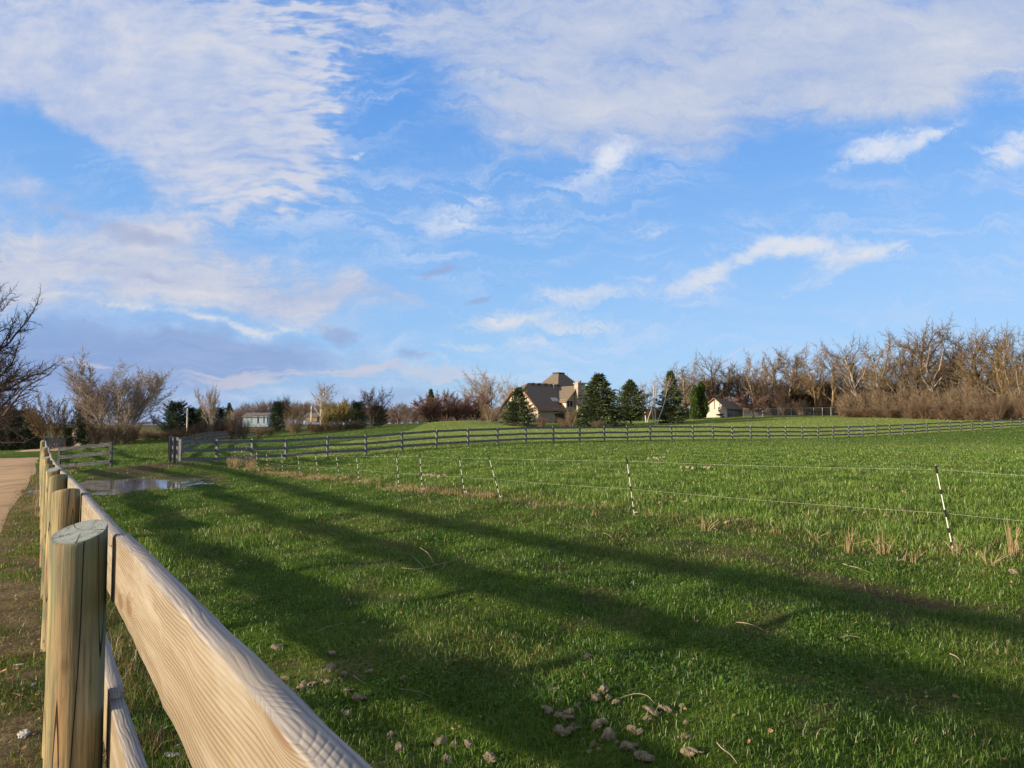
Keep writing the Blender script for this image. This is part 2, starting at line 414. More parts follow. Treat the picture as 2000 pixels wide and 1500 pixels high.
def mat_new_wood(name):
    """sawn pine: wavy grain on the faces, grey weathered upper edge"""
    m, T = new_mat(name)
    tc = T.n('ShaderNodeTexCoord').outputs['Object']
    oi = T.n('ShaderNodeObjectInfo').outputs['Random']
    off = T.n('ShaderNodeCombineXYZ', None, X=T.math('MULTIPLY', oi, 37.0), Y=T.math('MULTIPLY', oi, 11.0), Z=0.0).outputs[0]
    p = T.vm('ADD', tc, off)
    sep = T.n('ShaderNodeSeparateXYZ', None, Vector=tc).outputs
    low = T.noise(T.mapping(p, sc=(1.3, 2.5, 3.2)), 1.0, 2.0, 0.45)
    mid = T.noise(T.mapping(p, sc=(7.0, 9, 12)), 1.0, 2.0, 0.5)
    vor = T.n('ShaderNodeTexVoronoi', dict(feature='F1'), Vector=T.mapping(p, sc=(2.6, 2, 8.0)), Scale=1.0, Randomness=1.0)
    kn = T.ss(vor.outputs['Distance'], 0.34, 0.05)
    w = T.math('ADD', T.math('MULTIPLY', low, 0.10), T.math('ADD', T.math('MULTIPLY', mid, 0.004), T.math('MULTIPLY', kn, 0.035)))
    ph = T.math('MULTIPLY', T.math('ADD', T.math('ADD', sep[2], T.math('MULTIPLY', sep[1], 0.6)), w), 2 * math.pi / 0.0068)
    g = T.math('ADD', T.math('MULTIPLY', T.math('SINE', ph), 0.5), 0.5)
    g = T.math('POWER', g, 3.5)
    gm = T.noise(T.mapping(p, (5, 0, 0), sc=(2, 6, 26)), 1.0, 3.0, 0.6)
    g = T.math('MULTIPLY', g, T.ss(gm, .30, .62, .25, 1.0))
    fine = T.noise(T.mapping(p, sc=(6, 90, 190)), 1.0, 4.0, 0.65)
    blot = T.noise(T.mapping(p, sc=(1.7, 3, 9)), 2.0, 5.0, .62)
    face = T.mix(T.ss(gm, .3, .7), c4((.325, .282, .212)), c4((.245, .203, .142)))
    face = T.mix(T.math('MULTIPLY', g, 0.85), face, c4((.14, .085, .045)))
    face = T.mix(T.ss(kn, 0.40, 0.85, 0, .85), face, c4((.16, .09, .045)))
    face = T.mix(T.ss(fine, .42, .72, 0, .55), face, c4((.19, .145, .09)))
    ckn = T.noise(T.mapping(p, (1, 4, 7), sc=(1.1, 5, 22)), 1.0, 2.0, 0.5)
    chk = T.math('MULTIPLY', T.ss(T.math('ABSOLUTE', T.math('SUBTRACT', ckn, 0.5)), 0.010, 0.003), T.ss(T.noise(T.mapping(p, (8, 0, 0), sc=(2, 2, 6)), 1.0, 2.0), .52, .6))
    face = T.mix(chk, face, c4((.05, .032, .02)))
    face = T.mix(T.ss(blot, .50, .72, 0, .55), face, c4((.34, .31, .26)))
    face = T.mix(T.ss(T.noise(T.mapping(p, (9, 0, 0), sc=(3, 3, 5)), 1.0, 2.0), .62, .74, 0, .4), face, c4((.42, .36, .11)))
    ph2 = T.math('MULTIPLY', T.math('ADD', sep[1], T.math('ADD', T.math('MULTIPLY', low, 0.030), T.math('MULTIPLY', mid, 0.006))), 2 * math.pi / 0.0065)
    g2 = T.math('MULTIPLY', T.math('POWER', T.math('ADD', T.math('MULTIPLY', T.math('SINE', ph2), 0.5), 0.5), 2.0), T.ss(gm, .30, .62, .3, 1.0))
    top = T.mix(T.math('MULTIPLY', g2, 0.8), c4((.38, .35, .315)), c4((.13, .12, .11)))
    top = T.mix(T.ss(fine, .38, .68, 0, .55), top, c4((.19, .18, .18)))
    top = T.mix(T.ss(blot, .5, .70, 0, .6), top, c4((.36, .30, .22)))
    nz = T.n('ShaderNodeSeparateXYZ', None, Vector=T.n('ShaderNodeTexCoord').outputs['Normal']).outputs[2]
    isup = T.ss(T.math('ADD', nz, T.math('MULTIPLY', T.math('SUBTRACT', mid, .5), .5)), .35, .6)
    c = T.mix(isup, face, top)
    hgt = T.math('SUBTRACT', T.math('MULTIPLY', fine, .6), T.math('MULTIPLY', g, 0.5))
    finish(T, c, 0.75, hgt, 0.35, 0.003)
    return m
M['pine'] = mat_new_wood('sawn_pine_board')

def mat_post(name):
    m, T = new_mat(name)
    tc = T.n('ShaderNodeTexCoord').outputs['Object']
    oi = T.n('ShaderNodeObjectInfo').outputs['Random']
    p = T.vm('ADD', tc, T.n('ShaderNodeCombineXYZ', None, X=T.math('MULTIPLY', oi, 9.0), Y=0.0, Z=T.math('MULTIPLY', oi, 31.0)).outputs[0])
    st = T.noise(T.mapping(p, sc=(15, 15, 1.1)), 1.0, 4.0, 0.6)
    st2 = T.noise(T.mapping(p, sc=(55, 55, 2.2)), 1.0, 4.0, 0.65)
    big = T.noise(T.mapping(p, sc=(5, 5, 1.6)), 1.0, 3.0, 0.5)
    gr = T.noise(T.mapping(p, sc=(120, 120, 3.5)), 1.0, 4.0, 0.7)
    sp_ = T.noise(T.mapping(p, sc=(60, 60, 26)), 1.0, 3.0, 0.6)
    c = T.mix(T.ss(st, .36, .62), c4((.23, .215, .115)), c4((.44, .345, .19)))
    c = T.mix(T.ss(big, .45, .58, 0, .9), c, c4((.105, .15, .105)))
    c = T.mix(T.ss(T.noise(T.mapping(p, (2, 8, 1), sc=(7, 7, .9)), 1.0, 3.0), .54, .66, 0, .8), c, c4((.36, .20, .09)))
    c = T.mix(T.ss(st2, .48, .68, 0, .75), c, c4((.12, .10, .06)))
    c = T.mix(T.ss(gr, .45, .70, 0, .6), c, c4((.09, .078, .05)))
    c = T.mix(T.ss(sp_, .58, .72, 0, .30), c, c4((.10, .085, .06)))
    ck = T.noise(T.mapping(p, sc=(11, 11, .55)), 1.0, 1.0, 0.5)
    crack = T.ss(T.math('ABSOLUTE', T.math('SUBTRACT', ck, 0.5)), 0.006, 0.002)
    ck2 = T.noise(T.mapping(p, (3, 5, 2), sc=(17, 17, .8)), 1.0, 1.0, 0.5)
    crack = T.math('MAXIMUM', crack, T.ss(T.math('ABSOLUTE', T.math('SUBTRACT', ck2, 0.46)), 0.005, 0.002, 0, .8))
    c = T.mix(crack, c, c4((.025, .02, .014)))
    vor = T.n('ShaderNodeTexVoronoi', dict(feature='F1'), Vector=T.mapping(p, sc=(7, 7, 3.0)), Scale=1.0)
    c = T.mix(T.ss(vor.outputs['Distance'], .13, .04, 0, .75), c, c4((.09, .05, .025)))
    finish(T, c, 0.8, T.math('SUBTRACT', T.math('ADD', T.math('MULTIPLY', st2, .4), T.math('MULTIPLY', gr, .35)), crack), 0.7, 0.006)
    return m
M['post'] = mat_post('treated_round_post')
def mat_endgrain(name):
    m, T = new_mat(name)
    tc = T.n('ShaderNodeTexCoord').outputs['Object']
    s = T.n('ShaderNodeSeparateXYZ', None, Vector=T.vm('ADD', tc, T.vm('SCALE', T.noise(tc, 18.0, 3.0, out=1), 0.012))).outputs
    r = T.math('SQRT', T.math('ADD', T.math('MULTIPLY', s[0], s[0]), T.math('MULTIPLY', s[1], s[1])))
    ring = T.math('SINE', T.math('MULTIPLY', r, 2 * math.pi / 0.007))
    nz = T.noise(tc, 45.0, 4.0)
    ang = T.math('ADD', T.math('MULTIPLY', T.math('ARCTAN2', s[1], s[0]), 0.80), T.math('MULTIPLY', T.noise(tc, 30.0, 2.0), 0.25))
    rad = T.ss(T.math('ABSOLUTE', T.math('SUBTRACT', T.math('FRACT', ang), 0.5)), 0.035, 0.008)
    rad = T.math('MULTIPLY', rad, T.ss(T.noise(tc, 22.0, 2.0), .42, .55))
    c = T.mix(T.ss(ring, -.2, .9, 0, .5), c4((.36, .39, .36)), c4((.20, .23, .21)))
    c = T.mix(T.ss(nz, .46, .70, 0, .8), c, c4((.13, .14, .11)))
    c = T.mix(T.ss(r, .052, .066, 0, .6), c, c4((.15, .17, .13)))
    c = T.mix(rad, c, c4((.03, .028, .022)))
    finish(T, c, 0.85, nz, 0.3, 0.004)
    return m
M['endgrain'] = mat_endgrain('grey_green_end_grain')

M['white_plastic'] = mat_noise('white_plastic', (.72, .72, .70), (.80, .80, .78), 20, 0.45)
M['black_plastic'] = mat_noise('black_plastic', (.012, .012, .013), (.03, .03, .03), 20, 0.45)
M['wire'] = mat_noise('poly_wire', (.34, .35, .30), (.52, .53, .48), 40, 0.5)
M['dropping'] = mat_noise('dry_dropping', (.22, .175, .115), (.50, .41, .29), 38.0, 0.95, 0.9, lo=.32, hi=.68)
M['stone'] = mat_noise('pale_stone', (.34, .33, .32), (.58, .57, .55), 30.0, 0.8, 0.4)
M['twig'] = mat_noise('bleached_twig', (.26, .21, .15), (.42, .35, .27), 12.0)
M['leaf_dead'] = mat_noise('dead_leaf', (.30, .15, .07), (.50, .32, .18), 25.0)

# ------------------------------------------------------------------ terrain
FX, FY = -0.5505, 0.8348        # direction of the board fence
NX, NY = 0.8348, 0.5505         # to its right (the field)
def perp(x, y): return x * NX + y * NY
def along(x, y): return x * FX + y * FY

# board-fence posts: pixel x, pixel y of the top, depth
NEAR_POSTS = [(162, 1038, 1.90), (129.5, 960, 3.93), (112, 930, 5.96), (102.5, 917, 8.0), (95.5, 907, 10.05), (93, 900, 12.1), (90.5, 894, 14.2)]
POST_H = 1.42
CP = []
for px, py, Y in NEAR_POSTS:
    p = at(px, py, Y)
    CP.append((p.x, p.y, p.z - POST_H))
for x, y, h in [(0.3, -0.5, .06), (1.2, -3, .1), (2, 2, 0), (5, 4, 0), (0, 6, -.02), (8, 8, 0), (0, 10, -.05), (10, 13, .02), (20, 20, .1), (2, 13.3, 0), (5.8, 9.3, 0),
                (-4, 3, -.02), (-8, 8, -.2), (-14, 14, -.36), (-22, 22, -.45), (-6, -6, .1), (8, -8, .1), (30, 10, .1), (-30, 10, -.2), (50, 40, .3), (25, -30, .2), (-30, -30, .1)]:
    CP.append((x, y, h))
for px, py, Y in [(907, 965, 18.0), (702, 942.5, 23.0), (552, 925, 29.0), (345, 908, 31), (425, 906.5, 33.5), (493, 903, 36), (640, 894, 39.9), (852, 876.5, 44.7),
                  (1027, 867, 49.5), (1311, 860, 58.3), (1627, 856.6, 70), (1800, 851, 76), (1993, 841.5, 84),
                  (270, 944, 25), (220, 916, 35), (95, 880, 75), (125, 876, 100), (150, 868, 125), (165, 857, 155), (178, 846, 195), (60, 905, 45), (20, 906, 42), (0, 884, 70), (0, 880, 100), (40, 880, 105), (70, 878, 118),
                  (390, 872, 67), (480, 855, 130), (331, 897, 36), (250, 859, 105), (470, 858, 105), (330, 872, 70), (600, 850, 110), (700, 840, 110),
                  (800, 830.5, 112), (900, 823, 118), (940, 822, 122), (1020, 833, 118), (1090, 834, 120), (1200, 831, 122), (1300, 827, 132), (1400, 815.5, 150),
                  (1490, 812.5, 150), (1560, 812, 150), (1680, 814, 138), (1800, 819, 126), (1900, 821.5, 118), (1990, 823.5, 112), (1150, 845, 80), (1500, 835, 100), (1750, 835, 100), (850, 848, 75),
                  (600, 868, 62), (700, 860, 62), (60, 838, 210), (300, 838, 200), (480, 834, 200), (620, 832, 190), (800, 829, 190), (1000, 824, 190), (1400, 810, 190), (1700, 806, 190), (2000, 810, 170)]:
    p = at(px, py, Y)
    CP.append((p.x, p.y, p.z))
CPa = np.array(CP)
C2 = 9.0
def _phi(dx, dy): return np.sqrt(dx * dx + dy * dy + C2)
_A = _phi(CPa[:, None, 0] - CPa[None, :, 0], CPa[:, None, 1] - CPa[None, :, 1])
_A = _A - 0.02 * np.eye(len(CP)) * 0
_n = len(CP)
_S = np.zeros((_n + 1, _n + 1)); _S[:_n, :_n] = _A + 1.2 * -np.eye(_n) * 0.15; _S[_n, :_n] = 1; _S[:_n, _n] = 1
_w = np.linalg.solve(_S, np.concatenate((CPa[:, 2], [0])))
def smooth(a, b, x):
    t = np.clip((x - a) / (b - a), 0, 1)
    return t * t * (3 - 2 * t)
PUD_Z = -0.385
PUD_C = at(262, 945, 25.2)
def pud_field(x, y):
    """below 1 inside the puddle hollow"""
    p, a = perp(x - PUD_C.x, y - PUD_C.y), along(x - PUD_C.x, y - PUD_C.y)
    wob = 0.16 * np.sin(x * 2.3 + 1.0) + 0.14 * np.sin(y * 2.9 + x * 1.1) + .08 * np.sin(x * 7.1 - y * 5.3)
    X, Y = x - PUD_C.x, y - PUD_C.y
    return np.sqrt((X / 2.5) ** 2 + (Y / 2.7 + .18 * X / 2.5) ** 2) + wob
def H(x, y):
    x = np.asarray(x, dtype=float); y = np.asarray(y, dtype=float)
    sh = np.broadcast(x, y).shape
    x = np.broadcast_to(x, sh).ravel(); y = np.broadcast_to(y, sh).ravel()
    out = np.empty(len(x))
    for i in range(0, len(x), 20000):
        xs, ys = x[i:i + 20000], y[i:i + 20000]
        out[i:i + 20000] = _phi(xs[:, None] - CPa[None, :, 0], ys[:, None] - CPa[None, :, 1]) @ _w[:_n] + _w[_n]
    r = np.hypot(x, y)
    f = smooth(190, 330, r)
    out = out * (1 - f) + f * (0.9 + 4.5 * smooth(.12, .40, x / np.maximum(r, 1)))
    back = smooth(-3, -12, y)
    out = out * (1 - back) + 0.1 * back
    q = pud_field(x, y)
    k = smooth(1.9, 1.0, q)
    out = out * (1 - k) + k * (PUD_Z + 0.05 * (q - 1.0) + .012 * np.sin(x * 9) * np.sin(y * 8))
    pp = perp(x, y)
    k2 = smooth(0.5, 1.2, pp) * (1 - smooth(30, 60, r)) * (1 - k)
    out = out + k2 * (0.060 * np.sin(x * 1.7 + .6 * y) * np.sin(y * 1.3 - x * .4) + 0.034 * np.sin(x * 4.1 + y) * np.sin(y * 3.7 + 1) + .011 * np.sin(x * 9.7 + 2 * y) * np.sin(y * 8.3 - x))
    return out.reshape(sh) if sh else float(out[0])
def h1(x, y): return float(H(np.array([x]), np.array([y]))[0])
def on_ground(px, Y):
    """point of the ground in the vertical plane through a picture column at depth Y"""
    d = ray(px, 829)
    x = d[0] / d[1] * Y
    return Vector((x, Y, h1(x, Y)))
_TS = np.concatenate((np.arange(2.2, 60, .1), np.arange(60, 260, .7)))
def gpix(px, py):
    """where the ray of a picture point meets the ground"""
    d = ray(px, py); d = d / d[1]
    g = H(d[0] * _TS, _TS)
    z = CAM_Z + d[2] * _TS
    k = np.nonzero(z < g)[0]
    if not len(k): return on_ground(px, 150)
    i = max(k[0], 1)
    a, b = (z - g)[i - 1], (z - g)[i]
    t = _TS[i - 1] + (_TS[i] - _TS[i - 1]) * a / (a - b)
    return Vector((d[0] * t, t, h1(d[0] * t, t)))

# value noise in numpy
_rs = np.random.RandomState(5)
_tab = _rs.rand(256, 256)
def vnoise(x, y, s):
    x = x * s + 1000; y = y * s + 1000
    xi, yi = np.floor(x).astype(int), np.floor(y).astype(int)
    fx, fy = x - xi, y - yi
    fx, fy = fx * fx * (3 - 2 * fx), fy * fy * (3 - 2 * fy)
    t = lambda a, b: _tab[a % 256, b % 256]
    return (t(xi, yi) * (1 - fx) + t(xi + 1, yi) * fx) * (1 - fy) + (t(xi, yi + 1) * (1 - fx) + t(xi + 1, yi + 1) * fx) * fy
def fnoise(x, y, s):
    return (vnoise(x, y, s) + .5 * vnoise(x + 31, y + 17, s * 2.1) + .25 * vnoise(x + 7, y - 19, s * 4.3)) / 1.75

# polyline helpers for the far paddock fence (solved from the picture columns of its posts, 2.44 m apart)
MAIN_PX = [354, 425, 493, 560, 640, 715.5, 786, 852, 914, 972, 1027, 1081, 1132, 1180, 1225, 1269.5, 1311.5, 1353, 1392, 1430, 1466, 1500.5, 1534, 1567, 1597, 1627, 1657,
           1684, 1710.5, 1737, 1763, 1786, 1810, 1833, 1856, 1877, 1898, 1918, 1938, 1956, 1975.5, 1993, 2011, 2029]
MAIN = []
_Y = 31.0
for i, px in enumerate(MAIN_PX):
    d = ray(px, 829)[0] / ray(px, 829)[1]
    if i:
        x0, y0 = MAIN[-1]
        best = min((abs(math.hypot(d * Y - x0, Y - y0) - (2.55 if i > 1 else 3.2)), Y) for Y in np.arange(y0 + 0.9, y0 + 2.6, 0.02))
        _Y = best[1]
    MAIN.append((d * _Y, _Y))
ELEC = [(1863, 1083, 1827, 908), (1239, 1006, 1224, 895), (977.5, 974, 954, 890), (907.6, 965, 896.5, 891), (825, 959, 820, 887), (779.5, 953, 774, 887), (702, 942.5, 696, 888),
        (664, 936, 656, 887), (623.5, 935, 615, 884.6), (586.6, 931, 581, 884), (552, 926, 550, 884), (523.6, 921.5, 520, 881.5), (502.6, 918, 501, 878.6),
        (482, 905, 481, 876), (473, 903, 472, 875), (460, 899, 459, 873)]
_mx = np.array([p[0] for p in MAIN]); _my = np.array([p[1] for p in MAIN])

def zones(x, y):
    """ground cover fractions: bare soil, dry, lush, lawn beyond the fence, far field"""
    pp, al = perp(x, y), along(x, y)
    n1, n2 = fnoise(x, y, .55), fnoise(x + 50, y, 1.7)
    soil = smooth(.62, .74, n2) * .5 * smooth(25, 12, np.hypot(x, y))
    trk = np.exp(-((pp - 7.55 + .25 * np.sin(al * .5)) / .34) ** 2) * smooth(13, 3, al) * smooth(.35, .6, n2 + .12)
    soil = np.maximum(soil, trk * .95)
    dc = at(288, 915, 31.5)
    soil = np.maximum(soil, smooth(1.25, .6, np.hypot((x - dc.x) / 1.7, (y - dc.y) / 3.6) + .3 * (n2 - .5)))
    soil = np.maximum(soil, smooth(1.5, 1.15, pud_field(x, y)) * .8)
    left = smooth(.18, -.02, pp) * smooth(-60, -40, -np.abs(al))
    soil = np.maximum(soil, left * smooth(.36, .60, n2 + .06) * .95)
    dry = smooth(.50, .75, n1) * .40
    dry = np.maximum(dry, np.exp(-((pp - 9.4) / .5) ** 2) * .45)
    dry = np.maximum(dry, left * .5)
    lush = smooth(9.2, 9.9, pp) * (1 - smooth(40, 60, y))
    lp = at(430, 1025, 12)
    lush = np.maximum(lush, smooth(1.2, .5, np.hypot((x - lp.x) / 1.6, (y - lp.y) / 2.4)))
    my = np.interp(x, _mx, _my)
    lawn = smooth(-1, 1.5, y - my) * (x > -14)
    far = smooth(150, 215, np.hypot(x, y))
    # pale dead grass streaks in the paddock towards the right
    dry = np.maximum(dry, lush * smooth(.53, .66, fnoise(x * .25, y, .5)) * smooth(26, 45, y) * smooth(10, 30, x) * .95 * (1 - lawn))
    return soil, dry, lush, lawn, far, left

def cover_cols(x, y, rs=None):
    soil, dry, lush, lawn, far, left = zones(x, y)
    n = fnoise(x + 9, y + 4, .9)
    g = np.outer(1 - n, (.058, .130, .018)) + np.outer(n, (.125, .205, .030))
    g = g * (1 - lush[:, None]) + lush[:, None] * (np.outer(1 - n, (.098, .190, .030)) + np.outer(n, (.175, .270, .046)))
    lw = np.outer(1 - n, (.205, .295, .070)) + np.outer(n, (.285, .360, .098))
    g = g * (1 - lawn[:, None]) + lawn[:, None] * lw
    ff = np.outer(1 - n, (.16, .145, .06)) + np.outer(n, (.22, .19, .09))
    g = g * (1 - far[:, None]) + far[:, None] * ff
    return g, soil, dry, lush, lawn, far, left

def ground_mesh():
    rr = [0.25]
    while rr[-1] < 5200: rr.append(rr[-1] * 1.03)
    rr = np.array(rr)
    an = np.concatenate((np.arange(-48, 48.01, .3), np.arange(52, 312, 4.0)))
    an = np.radians(an)
    A_, R_ = np.meshgrid(an, rr)
    x = (np.sin(A_) * R_).ravel(); y = (np.cos(A_) * R_).ravel()
    z = H(x, y)
    g, soil, dry, lush, lawn, far, left = cover_cols(x, y)
    g = g * .8
    g = g * (1 - dry[:, None] * .6) + dry[:, None] * .6 * np.array((.20, .16, .075))
    g = g * (1 - soil[:, None]) + soil[:, None] * (np.array((.125, .092, .060)) + left[:, None] * np.array((.09, .072, .045)))
    na, nr = len(an), len(rr)
    V = np.column_stack((x, y, z))
    ii, jj = np.meshgrid(np.arange(nr - 1), np.arange(na), indexing='ij')
    jn = (jj + 1) % na
    Fq = np.column_stack(((ii * na + jj).ravel(), ((ii + 1) * na + jj).ravel(), ((ii + 1) * na + jn).ravel(), (ii * na + jn).ravel()))
    V = np.vstack((V, [[0, 0, h1(0, 0)]])); g = np.vstack((g, g[:1]))
    c = len(V) - 1
    Ft = np.column_stack((np.full(na, c), np.arange(na), (np.arange(na) + 1) % na))
    m, T = new_mat('ground_cover')
    pos = T.n('ShaderNodeNewGeometry').outputs['Position']
    base = T.n('ShaderNodeAttribute', dict(attribute_name='tint')).outputs[0]
    nf = T.noise(pos, 28.0, 5.0, 0.7)
    nm = T.noise(pos, 2.2, 5.0, 0.65)
    cc = T.mix(1.0, base, T.mix(T.ss(nf, .3, .7), (.45, .45, .45, 1), (1.5, 1.45, 1.3, 1)), 'MULTIPLY')
    cc = T.mix(1.0, cc, T.mix(T.ss(nm, .3, .7), (.75, .78, .75, 1), (1.25, 1.2, 1.15, 1)), 'MULTIPLY')
    finish(T, cc, 0.95, T.math('ADD', nf, T.math('MULTIPLY', nm, 2.0)), 0.9, 0.05, spec=0.05)
    me = np_mesh('ground', V, [Fq, Ft], m, True, g)
    o = link('ground', me)
    tag(o, kind='structure')
    return o
ground_mesh()

# road: gravel strip left of the board fence, then bending right over the crest
RCL = []
for a in np.arange(-12, 62, 2.0):
    pr = -2.2 + .45 * float(smooth(12, 42, a))
    RCL.append((a * FX + NX * pr, a * FY + NY * pr, 1.55))
_tail = [on_ground(84, 75), on_ground(106, 100), on_ground(129, 125), on_ground(149, 155), on_ground(162, 195), on_ground(169, 235), on_ground(175, 290)]
for _p, _q in zip(_tail[:-1], _tail[1:]):
    for _t in np.linspace(0, 1, 12, endpoint=False):
        _v = _p.lerp(_q, _t)
        RCL.append((_v.x, _v.y, 2.4))
RCL = np.array(RCL)
def road_gap(x, y):
    """distance from the road's edge (negative on the road)"""
    d = np.full(len(x), 99.0)
    sel = np.nonzero(perp(x, y) < 25)[0]
    xs, ys = x[sel], y[sel]
    b = np.full(len(sel), 99.0)
    for (x0, y0, w), (x1, y1, _) in zip(RCL[:-1], RCL[1:]):
        dx, dy = x1 - x0, y1 - y0
        t = np.clip(((xs - x0) * dx + (ys - y0) * dy) / (dx * dx + dy * dy), 0, 1)
        b = np.minimum(b, np.hypot(xs - x0 - t * dx, ys - y0 - t * dy) - w)
    d[sel] = b
    return d
def road():
    m, T = new_mat('tan_gravel')
    pos = T.n('ShaderNodeNewGeometry').outputs['Position']
    n1, n2 = T.noise(pos, 40, 5.0, .7), T.noise(T.mapping(pos, rot=(0, 0, R(-33.4)), sc=(1.6, .25, 1)), 1.3, 4.0)
    c = T.mix(T.ss(n1, .3, .7), c4((.50, .32, .16)), c4((.74, .51, .29)))
    c = T.mix(T.ss(n2, .48, .66, 0, .6), c, c4((.30, .225, .15)))
    finish(T, c, .95, n1, .6, .02)
    cl = RCL
    d = np.gradient(cl[:, :2], axis=0); d /= np.linalg.norm(d, axis=1)[:, None]
    nn = np.column_stack((d[:, 1], -d[:, 0]))
    ks = np.linspace(-1, 1, 9)
    V, n = [], len(cl)
    for k in ks:
        w = cl[:, 2] * k * (1 + .03 * np.sin(np.arange(n) * .9 + k * 2) * (abs(k) == 1))
        q = cl[:, :2] + nn * w[:, None]
        z = H(q[:, 0], q[:, 1]) + 0.03 - .035 * (abs(k) == 1) + np.hypot(q[:, 0], q[:, 1]) * 2e-4
        V.append(np.column_stack((q, z)))
    V = np.vstack(V)
    Fq = [(a * n + i, a * n + i + 1, (a + 1) * n + i + 1, (a + 1) * n + i) for a in range(8) for i in range(n - 1)]
    tag(link('gravel_road', np_mesh('gravel_road', V, [np.array(Fq)], m, True)), kind='structure')
road()

def puddle():
    m, T = new_mat('puddle_water')
    pos = T.n('ShaderNodeNewGeometry').outputs['Position']
    nz = T.noise(pos, 7.0, 3.0)
    c = T.mix(T.ss(T.noise(pos, 1.6, 4.0), .4, .65), c4((.19, .175, .155)), c4((.32, .295, .265)))
    b = finish(T, c, 0.04, nz, 0.04, 0.01, spec=0.9)
    xs = np.linspace(-4.8, 4.8, 90)
    gx, gy = np.meshgrid(xs + PUD_C.x, xs + PUD_C.y)
    q = pud_field(gx, gy)
    keep = (q[:-1, :-1] < 1.28) & (q[1:, 1:] < 1.28)
    idx = np.arange(8100).reshape(90, 90)
    Fq = np.column_stack((idx[:-1, :-1][keep], idx[:-1, 1:][keep], idx[1:, 1:][keep], idx[1:, :-1][keep]))
    V = np.column_stack((gx.ravel(), gy.ravel(), np.full(8100, PUD_Z + .006)))
    tag(link('puddle', np_mesh('puddle', V, [Fq], m, True)), kind='structure')
puddle()

# ------------------------------------------------------------------ board fences
def rail_mesh(L, h, t, mat, seed=0, seg=0.25, rough=0.004):
    """sawn board along local X with eased edges and slightly wavy edges"""
    n = max(2, int(L / seg))
    rs = np.random.RandomState(seed)
    e = min(.004, t * .15)
    prof = [(-t / 2, -h / 2 + e), (-t / 2 + e, -h / 2), (t / 2 - e, -h / 2), (t / 2, -h / 2 + e), (t / 2, h / 2 - e), (t / 2 - e, h / 2), (-t / 2 + e, h / 2), (-t / 2, h / 2 - e)]
    k = len(prof)
    xs = np.linspace(-L / 2, L / 2, n + 1)
    V = []
    for i, x in enumerate(xs):
        dy, dz1, dz2 = rs.randn(3) * rough * .5
        for y, z in prof:
            V.append((x, y + dy + .4 * rs.randn() * rough * .3, z + (dz1 if z > 0 else dz2)))
    Fq = [(i * k + j, (i + 1) * k + j, (i + 1) * k + (j + 1) % k, i * k + (j + 1) % k) for i in range(n) for j in range(k)]
    caps = [[j for j in range(k)], [n * k + j for j in range(k - 1, -1, -1)]]
    return np_mesh('rail', V, [np.array(Fq), np.array(caps)], mat)
def put_rail(A, B, h, t, mat, parent, seed=0, name='rail', seg=.25, rough=.004):
    """board from A to B (points of its centre line)"""
    A, B = Vector(A), Vector(B)
    d = B - A
    o = link(name, rail_mesh(d.length, h, t, mat, seed, seg, rough), parent)
    x = d.normalized(); y = Vector((0, 0, 1)).cross(x).normalized(); z = x.cross(y)
    Mx = Matrix((x, y, z)).transposed().to_4x4()
    o.location = (A + B) / 2 - parent.location
    o.rotation_euler = Mx.to_euler()
    return o

def round_post(seed, r=.0665, h=POST_H, below=.3):
    rs = np.random.RandomState(seed)
    k, n = 40, 34
    V = []
    tilt, ta = rs.uniform(.01, .035), rs.uniform(0, 6.28)
    zs = np.concatenate((np.linspace(-below, h - .02, n - 2), [h - .007, h]))
    for i, z in enumerate(zs):
        for j in range(k):
            a = 2 * math.pi * j / k
            rr = r * (1.0 + .035 * (1 - z / h)) * (1 + .10 * (mnoise.noise(Vector((math.cos(a) * .9 + seed * 7, math.sin(a) * .9, z * .8)))) + .02 * mnoise.noise(Vector((math.cos(a) * 4, math.sin(a) * 4 + seed, z * 2.5))))
            if i == n - 1: rr *= .955
            zz = z + (tilt * math.cos(a - ta) * (rr / r) * smooth(h - .25, h, z))
            V.append((math.cos(a) * rr, math.sin(a) * rr, zz))
    c = len(V)
    V.append((0, 0, h + .001))
    Fq = [(i * k + j, i * k + (j + 1) % k, (i + 1) * k + (j + 1) % k, (i + 1) * k + j) for i in range(n - 1) for j in range(k)]
    Ft = [((n - 1) * k + j, (n - 1) * k + (j + 1) % k, c) for j in range(k)]
    return np_mesh('post', V, [np.array(Fq), np.array(Ft)], [M['post'], M['endgrain']], False, None, [0] * len(Fq) + [1] * len(Ft))

def smooth_sides(me):
    me.polygons.foreach_set('use_smooth', [p.material_index == 0 for p in me.polygons])

